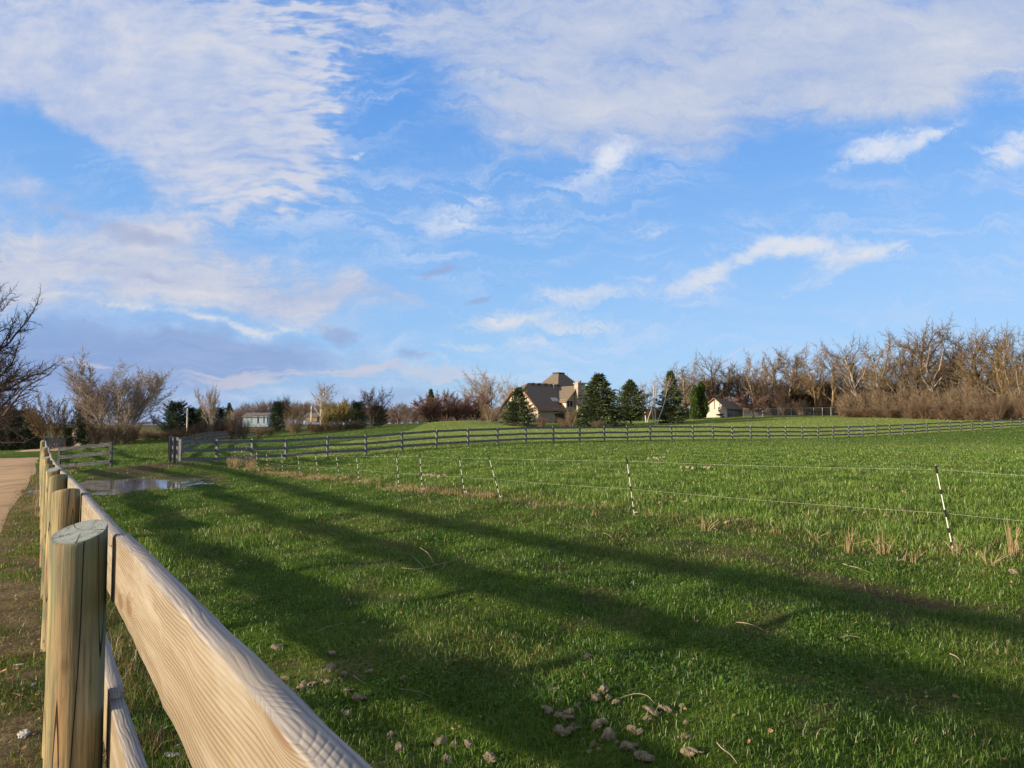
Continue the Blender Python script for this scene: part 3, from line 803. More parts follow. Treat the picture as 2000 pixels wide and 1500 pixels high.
def near_fence():
    pts = []
    p1 = at(*NEAR_POSTS[0]); p2 = at(*NEAR_POSTS[1])
    pts.append((p1.x + 1.34, p1.y - 2.03, p1.z + .066))
    for q in NEAR_POSTS:
        p = at(*q); pts.append(tuple(p))
    rs = np.random.RandomState(3)
    for k in range(1, 10):
        x, y = pts[7][0] - 1.345 * k + rs.uniform(-.02, .02), pts[7][1] + 2.03 * k
        pts.append((x, y, h1(x, y) + POST_H + rs.uniform(-.05, .04)))
    root = empty('board_fence', (pts[1][0], pts[1][1], pts[1][2] - POST_H))
    tag(root, 'new tan three board fence on round greenish posts, running away from the near left corner', 'fence')
    meshes = [round_post(s) for s in range(6)]
    for me in meshes: smooth_sides(me)
    for i, p in enumerate(pts):
        o = link('post', meshes[(i * 5 + 4) % 6], root)
        o.location = (p[0] - root.location.x, p[1] - root.location.y, p[2] - POST_H - root.location.z)
        o.rotation_euler = (rs.uniform(-.012, .012), rs.uniform(-.012, .012), i * 2.1 + 1.2)
        if i == 1:
            o['label'] = 'nearest greenish round post with a cracked side and flat sawn top'
    hh, tt = .172, .038
    off = .07 + tt / 2 + .002
    for lev, drop in enumerate((.012, .445, .885)):
        i = 0
        step = [1, 2, 2, 2, 2, 2, 2, 2, 2, 2]
        for s in step:
            if i + s >= len(pts): break
            A, B = Vector(pts[i]), Vector(pts[i + s])
            # one straight board per span where the posts wander, drawn through the mid post
            segs = [(pts[i + q], pts[i + q + 1]) for q in range(s)]
            for q, (a, b) in enumerate(segs):
                a, b = Vector(a), Vector(b)
                d = (b - a).normalized(); nrm = Vector((d.y, -d.x, 0)).normalized() * off
                dz = Vector((0, 0, -drop - hh / 2 + rs.uniform(-.012, .012)))
                put_rail(a + nrm + dz + d * .002, b + nrm + dz - d * .002, hh, tt, M['pine'], root, lev * 40 + i + q, seg=.08 if i < 2 else .2, rough=.0016)
            i += s
    return root
near_fence()

def post_box(h, w=.11, below=.2, seed=0, mat=None):
    b = MB()
    b.box((0, 0, (h - below) / 2), (w, w, h + below))
    return b.mesh('post', mat)
def old_fence(name, label, path, H0, tops, rail_h=.14, t=.035, span=3, side=1, spacing=2.44, wob=.03, exact=False, seed=1, mat=None, group=None):
    """weathered three-rail fence over the terrain along a list of (x, y)"""
    mat = mat or M['grey_board']
    rs = np.random.RandomState(seed)
    path = [np.array(p, dtype=float) for p in path]
    pts = []
    if exact:
        pts = path
    else:
        carry = 0.0
        for a, b in zip(path[:-1], path[1:]):
            L = np.linalg.norm(b - a)
            s = carry
            while s < L:
                pts.append(a + (b - a) * s / L); s += spacing
            carry = s - L
    P3 = [Vector((p[0], p[1], h1(p[0], p[1]))) for p in pts]
    root = empty(name, P3[0])
    tag(root, label, 'fence', group)
    pm = [post_box(H0 + .02 * k, seed=k, mat=mat) for k in range(3)]
    hs = [rs.uniform(-wob, wob) for _ in P3]
    for i, p in enumerate(P3):
        o = link('post', pm[i % 3], root)
        d = P3[min(i + 1, len(P3) - 1)] - P3[max(i - 1, 0)]
        o.location = p - root.location + Vector((0, 0, hs[i] * .5))
        o.rotation_euler = (rs.uniform(-.03, .03), rs.uniform(-.03, .03), math.atan2(d.y, d.x))
    i = 0
    while i < len(P3) - 1:
        j = min(i + span, len(P3) - 1)
        for lev in tops:
            # a board follows its posts: bent polyline of the same board
            me = MB()
            base = P3[i]
            vs, fs = [], []
            sub = []
            for k in range(i, j + 1):
                sub.append(P3[k] + Vector((0, 0, lev - rail_h / 2 + hs[k] + rs.uniform(-.012, .012))))
            nseg = []
            for a, b in zip(sub[:-1], sub[1:]):
                nseg += [a.lerp(b, q / 3) + Vector((0, 0, -.012 * math.sin(math.pi * q / 3))) for q in range(3)]
            nseg.append(sub[-1])
            for q, p in enumerate(nseg):
                d = nseg[min(q + 1, len(nseg) - 1)] - nseg[max(q - 1, 0)]
                nr = Vector((-d.y, d.x, 0)).normalized() * side
                c = p + nr * (.055 + t / 2 + .003)
                for (u, v) in ((-1, -1), (1, -1), (1, 1), (-1, 1)):
                    vs.append(c + nr * u * t / 2 + Vector((0, 0, v * rail_h / 2)) - base)
            n = len(nseg)
            for q in range(n - 1):
                fs += [(q * 4 + r, (q + 1) * 4 + r, (q + 1) * 4 + (r + 1) % 4, q * 4 + (r + 1) % 4) for r in range(4)]
            fs += [(3, 2, 1, 0), ((n - 1) * 4, (n - 1) * 4 + 1, (n - 1) * 4 + 2, (n - 1) * 4 + 3)]
            me.add(vs, fs)
            o = me.build('rail', mat, root)
            o.location = base - root.location
        i = j
    return root
old_fence('paddock_fence', 'long grey weathered three rail fence crossing the whole green paddock', MAIN, 1.15, (1.14, .74, .36), span=2, side=1, exact=True, seed=2)
def gp(px, Y):
    p = on_ground(px, Y); return (p.x, p.y)
old_fence('lane_fence', 'grey weathered rail fence zigzagging back from the paddock corner towards the blue barn',
          [gp(351, 31.3), gp(341, 33.5), gp(331, 36), gp(345, 48), gp(388, 67), gp(440, 98), gp(482, 130), gp(530, 165)], 1.2, (1.19, .78, .38), side=-1, seed=5, spacing=2.2, mat=M['dark_board'])
old_fence('gate_panel', 'short dark grey fence panel of three rails standing by the puddle', [gp(118, 35.0), gp(219, 35.0)], 1.22, (1.23, .83, .38), span=1, exact=True, rail_h=.17, side=-1, seed=7, mat=M['dark_board'])
old_fence('roadside_fence', 'wavering silver grey rail fence following the gravel road over the dip',
          [gp(92, 36.5), gp(88, 50), gp(90, 62), gp(96, 75), gp(125, 100), gp(150, 125), gp(166, 155), gp(180, 195)], 1.3, (1.28, .86, .42), side=1, wob=.10, seed=9)

# ------------------------------------------------------------------ electric tape fence
def electric_fence():
    d0 = []
    for (bx, by, tx, ty) in ELEC:
        b = gpix(bx, by)
        if bx < 490: b = on_ground(bx, {482: 32.5, 473: 33.8, 460: 35.2}[int(bx)])
        t = at(tx, ty, b.y - (.06 if bx > 1800 else 0))
        if bx < 490: t = b + Vector((0, 0, .95))
        d0.append((b, t))
    x = d0[0][0] + (d0[0][0] - d0[1][0]) * .75
    x.z = h1(x.x, x.y)
    d0.insert(0, (x, x + Vector((-.1, -.05, 1.08))))
    root = empty('electric_fence', d0[1][0])
    tag(root, 'thin white electric fence with black banded step-in stakes and two strands across the grass', 'electric fence')
    tops, lows = [], []
    for b, t in d0:
        ax = t - b
        L = ax.length
        s = MB()
        s.tube([Vector((0, 0, -.12)), Vector((0, 0, L * .5)), Vector((0, 0, L))], [.0072, .0072, .0064], 8)
        s.box((.0, .03, .05), (.012, .07, .012))
        o = s.build('stake', M['white_plastic'], root)
        o.location = b - root.location
        q = ax.to_track_quat('Z', 'Y').to_euler()
        o.rotation_euler = q
        for fr, ln in ((.95, .10), (.70, .06), (.46, .09), (.27, .06), (.12, .05)):
            c = MB()
            c.tube([(0, 0, -ln / 2 * 1.1), (0, 0, -ln / 2), (0, 0, ln / 2), (0, 0, ln / 2 * 1.1)], [.009, .0145, .0145, .010], 8)
            c.tube([(.014, 0, -.012), (.028, 0, 0), (.014, 0, .012)], .004, 5)
            k = c.build('insulator', M['black_plastic'], o)
            k.location = (0, 0, L * fr)
        tops.append(b + ax * .95); lows.append(b + ax * .46)
    for line in (tops, lows):
        pts = []
        for a, b in zip(line[:-1], line[1:]):
            n = 8
            for i in range(n):
                t = i / n
                pts.append(a.lerp(b, t) - Vector((0, 0, .02 * 4 * t * (1 - t))) - root.location)
        pts.append(line[-1] - root.location)
        w = MB(); w.tube(pts, .0013, 5)
        w.build('wire', M['wire'], root)
        for i in range(3, len(pts) - 1, 5):
            pass
electric_fence()

# ------------------------------------------------------------------ vegetation generators
def rot_axis(v, ax, a):
    return Matrix.Rotation(a, 3, ax) @ v
def grow(seed, spec):
    """branching skeleton; returns arrays start, end, r0, r1, level"""
    rnd = random.Random(seed)
    S, E, A, B, Lv = [], [], [], [], []
    maxl = spec['levels']
    def branch(p, d, L, r, lev):
        n = spec['n'][lev]
        step = L / n
        tap = spec['taper'][lev]
        kids = spec['kids'][lev]
        st = spec['start'][lev]
        acc = rnd.random()
        phi = rnd.random() * 6.28
        for i in range(n):
            w = spec['wander'][lev]
            d = (d + Vector((rnd.gauss(0, w), rnd.gauss(0, w), rnd.gauss(0, w) + spec['up'][lev]))).normalized()
            q = p + d * step
            r2 = r * (1 - (1 - tap) / n) if i < n - 1 or lev < maxl else r * .5
            r2 = max(r2, spec['rmin'])
            S.append(p); E.append(q); A.append(r); B.append(r2); Lv.append(lev)
            t = (i + 1) / n
            if lev < maxl and t > st:
                acc += kids / (n * (1 - st) + 1e-6)
                while acc >= 1:
                    acc -= 1
                    phi += 2.4 + rnd.uniform(-.5, .5)
                    ang = spec['ang'][lev] * rnd.uniform(.7, 1.3)
                    o = d.orthogonal().normalized()
                    o = rot_axis(o, d, phi)
                    cd = (d * math.cos(ang) + o * math.sin(ang)).normalized()
                    cl = L * spec['lr'][lev] * rnd.uniform(.65, 1.25) * (1 - spec['fall'][lev] * t)
                    branch(p.lerp(q, rnd.random()), cd, cl, max(r2 * spec['rr'][lev], spec['rmin']), lev + 1)
            p, r = q, r2
        if lev < maxl and lev >= 1:
            branch(p, d, L * .45, r, lev + 1)
    for (off, dr, L, r) in spec['stems'](rnd):
        branch(Vector(off), Vector(dr).normalized(), L, r, 0)
    return (np.array(S), np.array(E), np.array(A), np.array(B), np.array(Lv))
def prisms(S, E, A, B, k):
    d = E - S
    d = d / (np.linalg.norm(d, axis=1)[:, None] + 1e-9)
    ref = np.where(np.abs(d[:, 2:3]) < .9, np.array([[0, 0, 1.]]), np.array([[1., 0, 0]]))
    a = np.cross(d, ref); a /= np.linalg.norm(a, axis=1)[:, None]
    b = np.cross(d, a)
    n = len(S)
    V = np.empty((n, 2, k, 3))
    for j in range(k):
        c, s = math.cos(2 * math.pi * j / k), math.sin(2 * math.pi * j / k)
        o = a * c + b * s
        V[:, 0, j] = S + o * A[:, None] - d * A[:, None] * .25
        V[:, 1, j] = E + o * B[:, None]
    base = np.arange(n)[:, None] * 2 * k
    Fq = np.concatenate([np.column_stack((base + j, base + (j + 1) % k, base + k + (j + 1) % k, base + k + j)) for j in range(k)])
    return V.reshape(-1, 3), Fq
def segs_mesh(name, sk, sel, mat, k):
    S, E, A, B, Lv = sk
    V, Fq = prisms(S[sel], E[sel], A[sel], B[sel], k)
    return np_mesh(name, V, [Fq], mat, True)

def single(r=.22, h=.32, lean=.03):
    return lambda rnd: [((0, 0, -.02), (rnd.gauss(0, lean), rnd.gauss(0, lean), 1), h, r)]
def multi(n, spread, h, r, rad=.03):
    def f(rnd):
        out = []
        for i in range(n):
            a = 6.283 * i / n + rnd.uniform(-.4, .4)
            s = spread * rnd.uniform(.35, 1.1)
            out.append(((math.cos(a) * rad * rnd.random(), math.sin(a) * rad * rnd.random(), -.02), (math.cos(a) * s, math.sin(a) * s, 1), h * rnd.uniform(.8, 1.1), r * rnd.uniform(.7, 1.1)))
        return out
    return f
# trees are grown 1 unit high and scaled when placed
def spec_oak(**kw):     # spreading bare crown on a clear trunk
    s = dict(levels=4, n=[9, 7, 5, 4, 3], taper=[.45, .35, .4, .5, .5], kids=[12, 8, 6, 5, 0], start=[.25, .18, .12, .08, 1],
             wander=[.06, .12, .14, .17, .18], up=[.05, .06, .04, .02, .0], ang=[.68, .66, .70, .75, .7], lr=[.56, .50, .46, .44, .5],
             fall=[.45, .5, .45, .4, .3], rr=[.60, .55, .55, .55, .6], rmin=.0008, stems=single(.0125, .74))
    s.update(kw); return s
def spec_vase(**kw):    # many upright stems from one base
    s = spec_oak(kids=[9, 7, 5, 3, 0], ang=[.40, .45, .55, .6, .6], lr=[.48, .5, .5, .5, .5], start=[.25, .15, .12, .1, 1], up=[.02, .05, .04, .03, .02],
                 wander=[.05, .08, .12, .16, .2], stems=multi(9, .55, .82, .010, .03))
    s.update(kw); return s
def spec_shrub(**kw):
    s = spec_oak(levels=3, n=[6, 5, 4, 3], kids=[6, 4, 3, 0], start=[.12, .1, .1, 1], taper=[.4, .4, .5, .5], ang=[.6, .7, .7, .7], lr=[.5, .5, .5, .5], wander=[.09, .14, .18, .2],
                 up=[.05, .06, .05, .03], fall=[.4, .4, .3, .3], rr=[.6, .6, .6, .6], rmin=.0030, stems=multi(15, .75, .8, .009, .12))
    s.update(kw); return s
PROTO = {}
def proto(key, seed, spec, bark, twig, split=2, norm=True):
    sk = grow(seed, spec)
    S, E, A, B, Lv = sk
    top = np.percentile(E[:, 2], 99.7)
    S, E = S / top, E / top
    sk = (S, E, A / top, B / top, Lv)
    wid = np.percentile(np.abs(E[:, 0]), 98)
    t = segs_mesh('trunk', sk, Lv < split, M[bark], 6)
    c = segs_mesh('crown', sk, Lv >= split, M[twig], 3)
    PROTO[key] = (t, c, wid)
def plant(key, name, px, ytop, Y, label, cat, group=None, wpx=None, rz=None, base=None, sink=.0):
    """put a copy of a grown tree where the picture shows it: column px, top at ytop, depth Y; wpx = crown width in pixels"""
    t, c, wid = PROTO[key]
    b = on_ground(px, Y)
    h = at(px, ytop, Y).z - b.z
    sx = h if wpx is None else (wpx / 2 / F * Y) / wid
    root = empty(name, b - Vector((0, 0, sink)), rnd0.uniform(0, 6.28) if rz is None else rz)
    root.scale = (sx, sx, h)
    tag(root, label, cat, group)
    for nm, me in (('trunk', t), ('crown', c)):
        if me is not None:
            link(nm, me, root)
    return root
rnd0 = random.Random(11)

def leaf_quads(rs, P, Dr, L, Wd, cols, droop=0.0):
    """leaf-like kites at P pointing along Dr"""
    n = len(P)
    up = rs.randn(n, 3)
    side = np.cross(Dr, up); side /= np.linalg.norm(side, axis=1)[:, None] + 1e-9
    L, Wd = L[:, None], Wd[:, None]
    tip = P + Dr * L + np.array([0, 0, -1.]) * droop * L
    mid = P + Dr * L * .45
    V = np.stack((P, mid + side * Wd / 2, tip, mid - side * Wd / 2), 1).reshape(-1, 3)
    Fq = np.arange(n * 4).reshape(-1, 4)
    return V, Fq, np.repeat(cols, 4, axis=0)
def conifer(key, seed, kind='spruce'):
    rs = np.random.RandomState(seed)
    Ps, Ds, Ls, Ws, Cs = [], [], [], [], []
    tr = MB()
    tr.tube([(0, 0, -.03), (0, 0, .3), (0, 0, .97)], [.022, .016, .003], 7)
    wid = {'spruce': .36, 'pine': .40, 'juniper': .5, 'round': .62}[kind]
    z = .05 if kind != 'pine' else .08
    base = {'spruce': (.084, .118, .056), 'pine': (.076, .104, .040), 'juniper': (.030, .050, .026), 'round': (.024, .046, .024)}[kind]
    while z < .985:
        t = z
        if kind == 'spruce': rad = wid * (1 - t) ** .82 * (1 if t > .1 else .8 + 2 * t)
        elif kind == 'pine': rad = wid * min(1, (1 - t) * 1.9) * (.75 + .4 * t)
        elif kind == 'round': rad = wid * math.sqrt(max(0, 1 - t ** 2.2)) * .95
        else: rad = wid * (1 - t) ** .6 * .8
        m = rs.randint(6, 10)
        ph = rs.rand() * 6.28
        for b in range(m):
            a = ph + 6.283 * b / m + rs.uniform(-.3, .3)
            rl = max(rad * rs.uniform(.60, 1.18) * (1 + .16 * math.sin(a * 2 + seed + z * 9)), .02)
            elev = {'spruce': -.22 + .75 * t, 'pine': .15 + .5 * t, 'juniper': .5, 'round': .25 + .4 * t}[kind] + rs.uniform(-.12, .12)
            d = np.array((math.cos(a) * math.cos(elev), math.sin(a) * math.cos(elev), math.sin(elev)))
            sidev = np.array((-math.sin(a), math.cos(a), 0))
            tr.tube([(0, 0, z), tuple(np.array((0, 0, z)) + d * rl * .85)], [.0035, .0012], 3, cap=False)
            nn = int(14 + 170 * rl)
            u = rs.uniform(.03 if kind != 'pine' else .12, 1.0, nn) ** .8
            lat = rs.randn(nn) * .12 * (1.1 - u * .6) * min(rl * 3, 1)
            up = rs.randn(nn) * .012 + .05 * rl * np.maximum(0, u - .6)
            p = np.array((0, 0, z)) + d * (u * rl)[:, None] + sidev * lat[:, None] + np.array((0, 0, 1)) * up[:, None] - np.array((0, 0, 1)) * (.10 * rl * np.sin(u * 3.1))[:, None] * (kind == 'spruce')
            dd = d * .9 + sidev * np.sign(lat)[:, None] * .55 + rs.randn(nn, 3) * .30 + np.array((0, 0, .12 if kind != 'spruce' else -.12))
            dd /= np.linalg.norm(dd, axis=1)[:, None]
            Ps.append(p); Ds.append(dd)
            Ls.append(rs.uniform(.030, .062, nn)); Ws.append(rs.uniform(.011, .022, nn))
            tone = rs.uniform(.55, 1.55) * rs.uniform(.7, 1.3, (nn, 1))
            Cs.append(np.array(base)[None] * tone)
        z += rs.uniform(.024, .046) * (1 if kind != 'round' else 1.2)
    # leader
    nn = 40
    u = rs.uniform(.90, 1.0, nn)
    Ps.append(np.column_stack((rs.randn(nn) * .006, rs.randn(nn) * .006, u))); dd = rs.randn(nn, 3) * .5 + np.array((0, 0, .8)); dd /= np.linalg.norm(dd, axis=1)[:, None]; Ds.append(dd)
    Ls.append(np.full(nn, .03)); Ws.append(np.full(nn, .010)); Cs.append(np.tile(np.array(base), (nn, 1)))
    V, Fq, C = leaf_quads(rs, np.vstack(Ps), np.vstack(Ds), np.concatenate(Ls), np.concatenate(Ws), np.vstack(Cs))
    PROTO[key] = (tr.mesh('trunk', M['bark_dark']), np_mesh('crown', V, [Fq], M['needles'], False, C), np.percentile(np.abs(V[:, 0]), 98.5))
def columnar(key, seed):
    rs = np.random.RandomState(seed)
    n = 7000
    t = rs.rand(n) ** .9
    rad = .13 * np.minimum(1, (1 - t) * 3.2) ** .7 * (.85 + .2 * np.sin(t * 9 + seed))
    a = rs.rand(n) * 6.283
    rad = rad * (.75 + .25 * np.sqrt(rs.rand(n))) * (1 + .18 * np.sin(a * 3 + t * 7))
    P = np.column_stack((np.cos(a) * rad, np.sin(a) * rad, t * .97))
    D = np.column_stack((np.cos(a) * .35, np.sin(a) * .35, np.ones(n))) + rs.randn(n, 3) * .25
    D /= np.linalg.norm(D, axis=1)[:, None]
    C = np.array((.070, .115, .026))[None] * rs.uniform(.6, 1.5, (n, 1))
    V, Fq, C = leaf_quads(rs, P, D, rs.uniform(.03, .06, n), rs.uniform(.012, .022, n), C)
    tr = MB(); tr.tube([(0, 0, -.03), (0, 0, .85)], [.02, .005], 6)
    PROTO[key] = (tr.mesh('trunk', M['bark_dark']), np_mesh('crown', V, [Fq], M['needles'], False, C), .13)

for i in range(4):
    proto('oak%d' % i, 20 + i, spec_oak(), ('bark_tan', 'bark_grey', 'bark_tan', 'bark_dark')[i], ('twig_tan', 'twig_umber', 'twig_umber', 'twig_tan')[i])
proto('oak4', 31, spec_oak(kids=[11, 8, 6, 5, 0], ang=[.55, .6, .7, .75, .7], lr=[.5, .5, .46, .44, .5]), 'bark_tan', 'twig_tan')
proto('oak5', 33, spec_oak(kids=[9, 7, 6, 4, 0], lr=[.42, .5, .46, .44, .5], stems=multi(3, .28, .80, .0095, .02)), 'bark_tan', 'twig_tan')
proto('oak6', 39, spec_oak(kids=[10, 8, 6, 4, 0], lr=[.46, .5, .46, .44, .5], stems=multi(2, .22, .80, .0105, .02)), 'bark_tan', 'twig_tan')
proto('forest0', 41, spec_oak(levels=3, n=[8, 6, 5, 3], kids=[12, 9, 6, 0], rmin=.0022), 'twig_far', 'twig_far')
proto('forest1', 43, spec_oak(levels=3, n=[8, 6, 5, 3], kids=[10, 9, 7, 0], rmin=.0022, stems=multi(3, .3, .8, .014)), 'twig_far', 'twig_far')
proto('vase', 56, spec_vase(levels=4, kids=[9, 7, 6, 4, 0], rmin=.0010, stems=multi(14, .66, .88, .0085, .06)), 'bark_grey', 'twig_grey')
proto('vase_small', 53, spec_vase(stems=multi(6, .42, .82, .010, .03), kids=[8, 7, 5, 3, 0], rmin=.0016), 'bark_grey', 'twig_grey')
proto('round_bare', 57, spec_oak(kids=[9, 8, 6, 5, 0], stems=multi(3, .38, .62, .015, .02), rmin=.0011, ang=[.75, .7, .7, .7, .7], lr=[.8, .5, .46, .44, .5]), 'bark_grey', 'twig_grey')
proto('dark_bare', 59, spec_oak(kids=[10, 8, 6, 4, 0], stems=multi(4, .4, .8, .012, .03), rmin=.0016), 'bark_dark', 'twig_dark')
proto('roadside', 61, spec_vase(stems=multi(7, .75, .75, .010, .05), kids=[9, 8, 5, 3, 0], ang=[.6, .6, .6, .6, .6], rmin=.0018), 'bark_dark', 'twig_tan')
proto('red', 63, spec_vase(stems=multi(6, .5, .72, .013, .03), kids=[10, 9, 6, 4, 0], ang=[.65, .65, .6, .6, .6], rmin=.0024), 'bark_dark', 'twig_red')
proto('redbud', 65, spec_oak(stems=single(.022, .42), kids=[12, 8, 6, 4, 0], ang=[1.15, .75, .7, .7, .7], lr=[1.25, .5, .5, .5, .5], up=[.05, .04, .05, .04, .03], start=[.45, .2, .15, .1, 1], rmin=.0024), 'bark_tan', 'twig_red')
proto('birch', 67, spec_oak(levels=4, stems=multi(3, .30, .88, .010, .02), kids=[11, 5, 4, 3, 0], ang=[.6, .5, .6, .6, .6], lr=[.34, .5, .5, .5, .5], start=[.35, .2, .2, .1, 1], rmin=.0009), 'bark_white', 'twig_grey', split=1)
proto('pale_poplar', 69, spec_oak(stems=multi(2, .12, .92, .011, .02), kids=[13, 7, 5, 4, 0], ang=[.6, .5, .55, .6, .5], lr=[.42, .5, .5, .5, .5], start=[.35, .2, .2, .1, 1], rmin=.0012), 'bark_white', 'twig_grey')
proto('willow', 71, spec_vase(stems=multi(7, .7, .72, .010, .05), kids=[11, 9, 6, 3, 0], ang=[.7, .7, .6, .6, .6], rmin=.003), 'bark_tan', 'twig_yellow')
for i in range(4):
    proto('brush%d' % i, 80 + i, spec_shrub(), 'twig_brush' if i % 2 else 'twig_rust', 'twig_brush' if i % 2 else 'twig_rust', split=1)
proto('shrub_grey', 85, spec_shrub(rmin=.0024), 'twig_grey', 'twig_tan', split=1)
proto('edge_tree', 91, spec_oak(levels=4, n=[9, 8, 6, 5, 3], kids=[12, 11, 8, 5, 0], rmin=.0008, ang=[1.0, .7, .7, .7, .7], lr=[.78, .55, .5, .5, .5], up=[.05, .05, .05, .05, .03], stems=single(.024, .74)), 'bark_dark', 'twig_dark')
conifer('spruce0', 1); conifer('spruce1', 2); conifer('pine0', 3, 'pine'); conifer('round0', 4, 'round'); conifer('round1', 6, 'round')
columnar('arbor0', 1); columnar('arbor1', 5)
# ------------------------------------------------------------------ trees as the photograph shows them
T_ = 'tree'
# roadside, left
plant('edge_tree', 'bare_tree', -62, 512, 38, 'dark bare tree at the left edge overhanging the road', T_, wpx=262, rz=2.0)
plant('edge_tree', 'bare_tree', -45, 640, 52, 'smaller dark bare tree behind the overhanging one at the left edge', T_, wpx=230, rz=4.4)
for k, (px, yt, Y, w) in enumerate([(8, 797, 92, 60), (40, 803, 110, 54), (63, 816, 116, 36), (-22, 800, 86, 60)]):
    plant('round%d' % (k % 2), 'evergreen_shrub', px, yt, Y, ['big dark evergreen bush beside the road at the left edge', 'dark evergreen bush beside the road, middle of the roadside clump',
          'lowest dark evergreen bush at the right end of the roadside clump', 'dark evergreen bush half cut off by the left edge of the photo'][k], 'shrub', 'dark evergreens beside the gravel road', wpx=w * 1.25, sink=.3)
plant('roadside', 'bare_tree', 100, 772, 105, 'brown bushy bare tree standing left of the road crest', T_, wpx=105)
plant('round1', 'evergreen_shrub', 133, 836, 104, 'small dark evergreen under the brown bare tree by the road crest', 'shrub', wpx=26, sink=.2)
plant('vase', 'bare_tree', 224, 706, 100, 'large grey many-stemmed bare tree fanning out right of the road', T_, wpx=172, rz=.6)
plant('round0', 'evergreen_tree', 168, 790, 118, 'dark evergreen behind the large fanning grey tree', T_, wpx=48)
for k, px in enumerate((188, 206, 224, 243, 258)):
    plant('brush%d' % (k % 4), 'bare_shrub', px, 818 + (k * 7) % 9, 92 + k, 'brown brush at the foot of the large fanning grey tree', 'shrub', 'brush under the fanning grey tree', wpx=34)
plant('dark_bare', 'bare_tree', 302, 808, 210, 'tiny distant bare tree on the horizon between the fanning tree and the dark pines', T_, wpx=24)
# dark pines and poplar left of the barn
for k, (kd, px, yt, Y, w, lb) in enumerate([('round0', 342, 789, 150, 52, 'dark rounded pine left of the white pole'), ('round1', 372, 800, 152, 36, 'dark pine just right of the white pole'),
        ('pine0', 393, 795, 156, 40, 'dark pine left under the bare poplar clump'), ('spruce1', 447, 787, 152, 26, 'slim dark pine right of the bare poplar clump'), ('round1', 428, 800, 158, 40, 'dark pine right under the bare poplar clump')]):
    plant(kd, 'pine_tree', px, yt, Y, lb, T_, wpx=w)
plant('vase_small', 'bare_tree', 414, 753, 148, 'grey bare tree rising above the dark pines left of the barn', T_, wpx=66)
plant('pale_poplar', 'bare_tree', 451, 800, 140, 'short thin pale bare tree in front of the slim dark pine', T_, wpx=22)
k = 0
rb = random.Random(4)
for px in range(252, 478, 9):
    yt = 842 - 30 * max(0, min(1, (px - 300) / 150)) + rb.uniform(-5, 5)
    plant('brush%d' % (k % 4), 'bare_shrub', px, yt, 104 + rb.uniform(-3, 5), 'reddish brown bare shrub in the hedge below the dark pines', 'shrub', 'reddish brown hedge below the dark pines', wpx=rb.uniform(20, 30))
    k += 1
plant('brush1', 'bare_shrub', 507, 827, 122, 'orange brown bush below the blue barn', 'shrub', wpx=38)
plant('brush2', 'bare_shrub', 528, 832, 124, 'smaller orange brown bush right of the one below the blue barn', 'shrub', wpx=26)
# middle distance
for (kd, px, yt, Y, w, lb) in [('round1', 541, 789, 150, 34, 'dark cedar right beside the blue barn'), ('dark_bare', 555, 774, 160, 50, 'dark bare tree behind the cedar beside the blue barn'),
        ('oak5', 580, 783, 158, 62, 'brown bare tree between the barn cedar and the second pole'), ('brush3', 575, 806, 135, 44, 'brown bush before the brown bare tree right of the barn'),
        ('pale_poplar', 626, 747, 150, 46, 'tall pale poplar with scattered leaves right of the second pole'), ('willow', 664, 781, 130, 62, 'yellowish budding willow right of the pale poplar'),
        ('willow', 640, 800, 128, 34, 'low yellow green bush at the foot of the pale poplar'),
        ('round0', 700, 788, 140, 42, 'dark evergreen between the yellowish willow and the dark bare tree'), ('dark_bare', 727, 757, 122, 66, 'dark open bare tree standing alone on the lawn edge'),
        ('round1', 738, 796, 126, 42, 'dark evergreen under the lone dark bare tree')]:
    plant(kd, 'bare_tree' if kd not in ('round0', 'round1') else 'evergreen_tree', px, yt, Y, lb, T_, wpx=w)
for k, px in enumerate(range(608, 716, 9)):
    plant('brush%d' % (k % 4), 'bare_shrub', px, 820 + (k * 5) % 9, 118, 'tan brown shrub in the low row before the yellowish willow', 'shrub', 'low brown shrubs before the willow', wpx=24)
for k, (px, yt, Y, w) in enumerate([(760, 790, 200, 34), (778, 785, 205, 40), (796, 792, 190, 34), (808, 788, 170, 40), (815, 800, 160, 30)]):
    plant('forest%d' % (k % 2), 'bare_tree', px, yt, Y, 'distant grey bare tree in the gap left of the reddish trees', T_, 'distant trees left of the reddish trees', wpx=w)
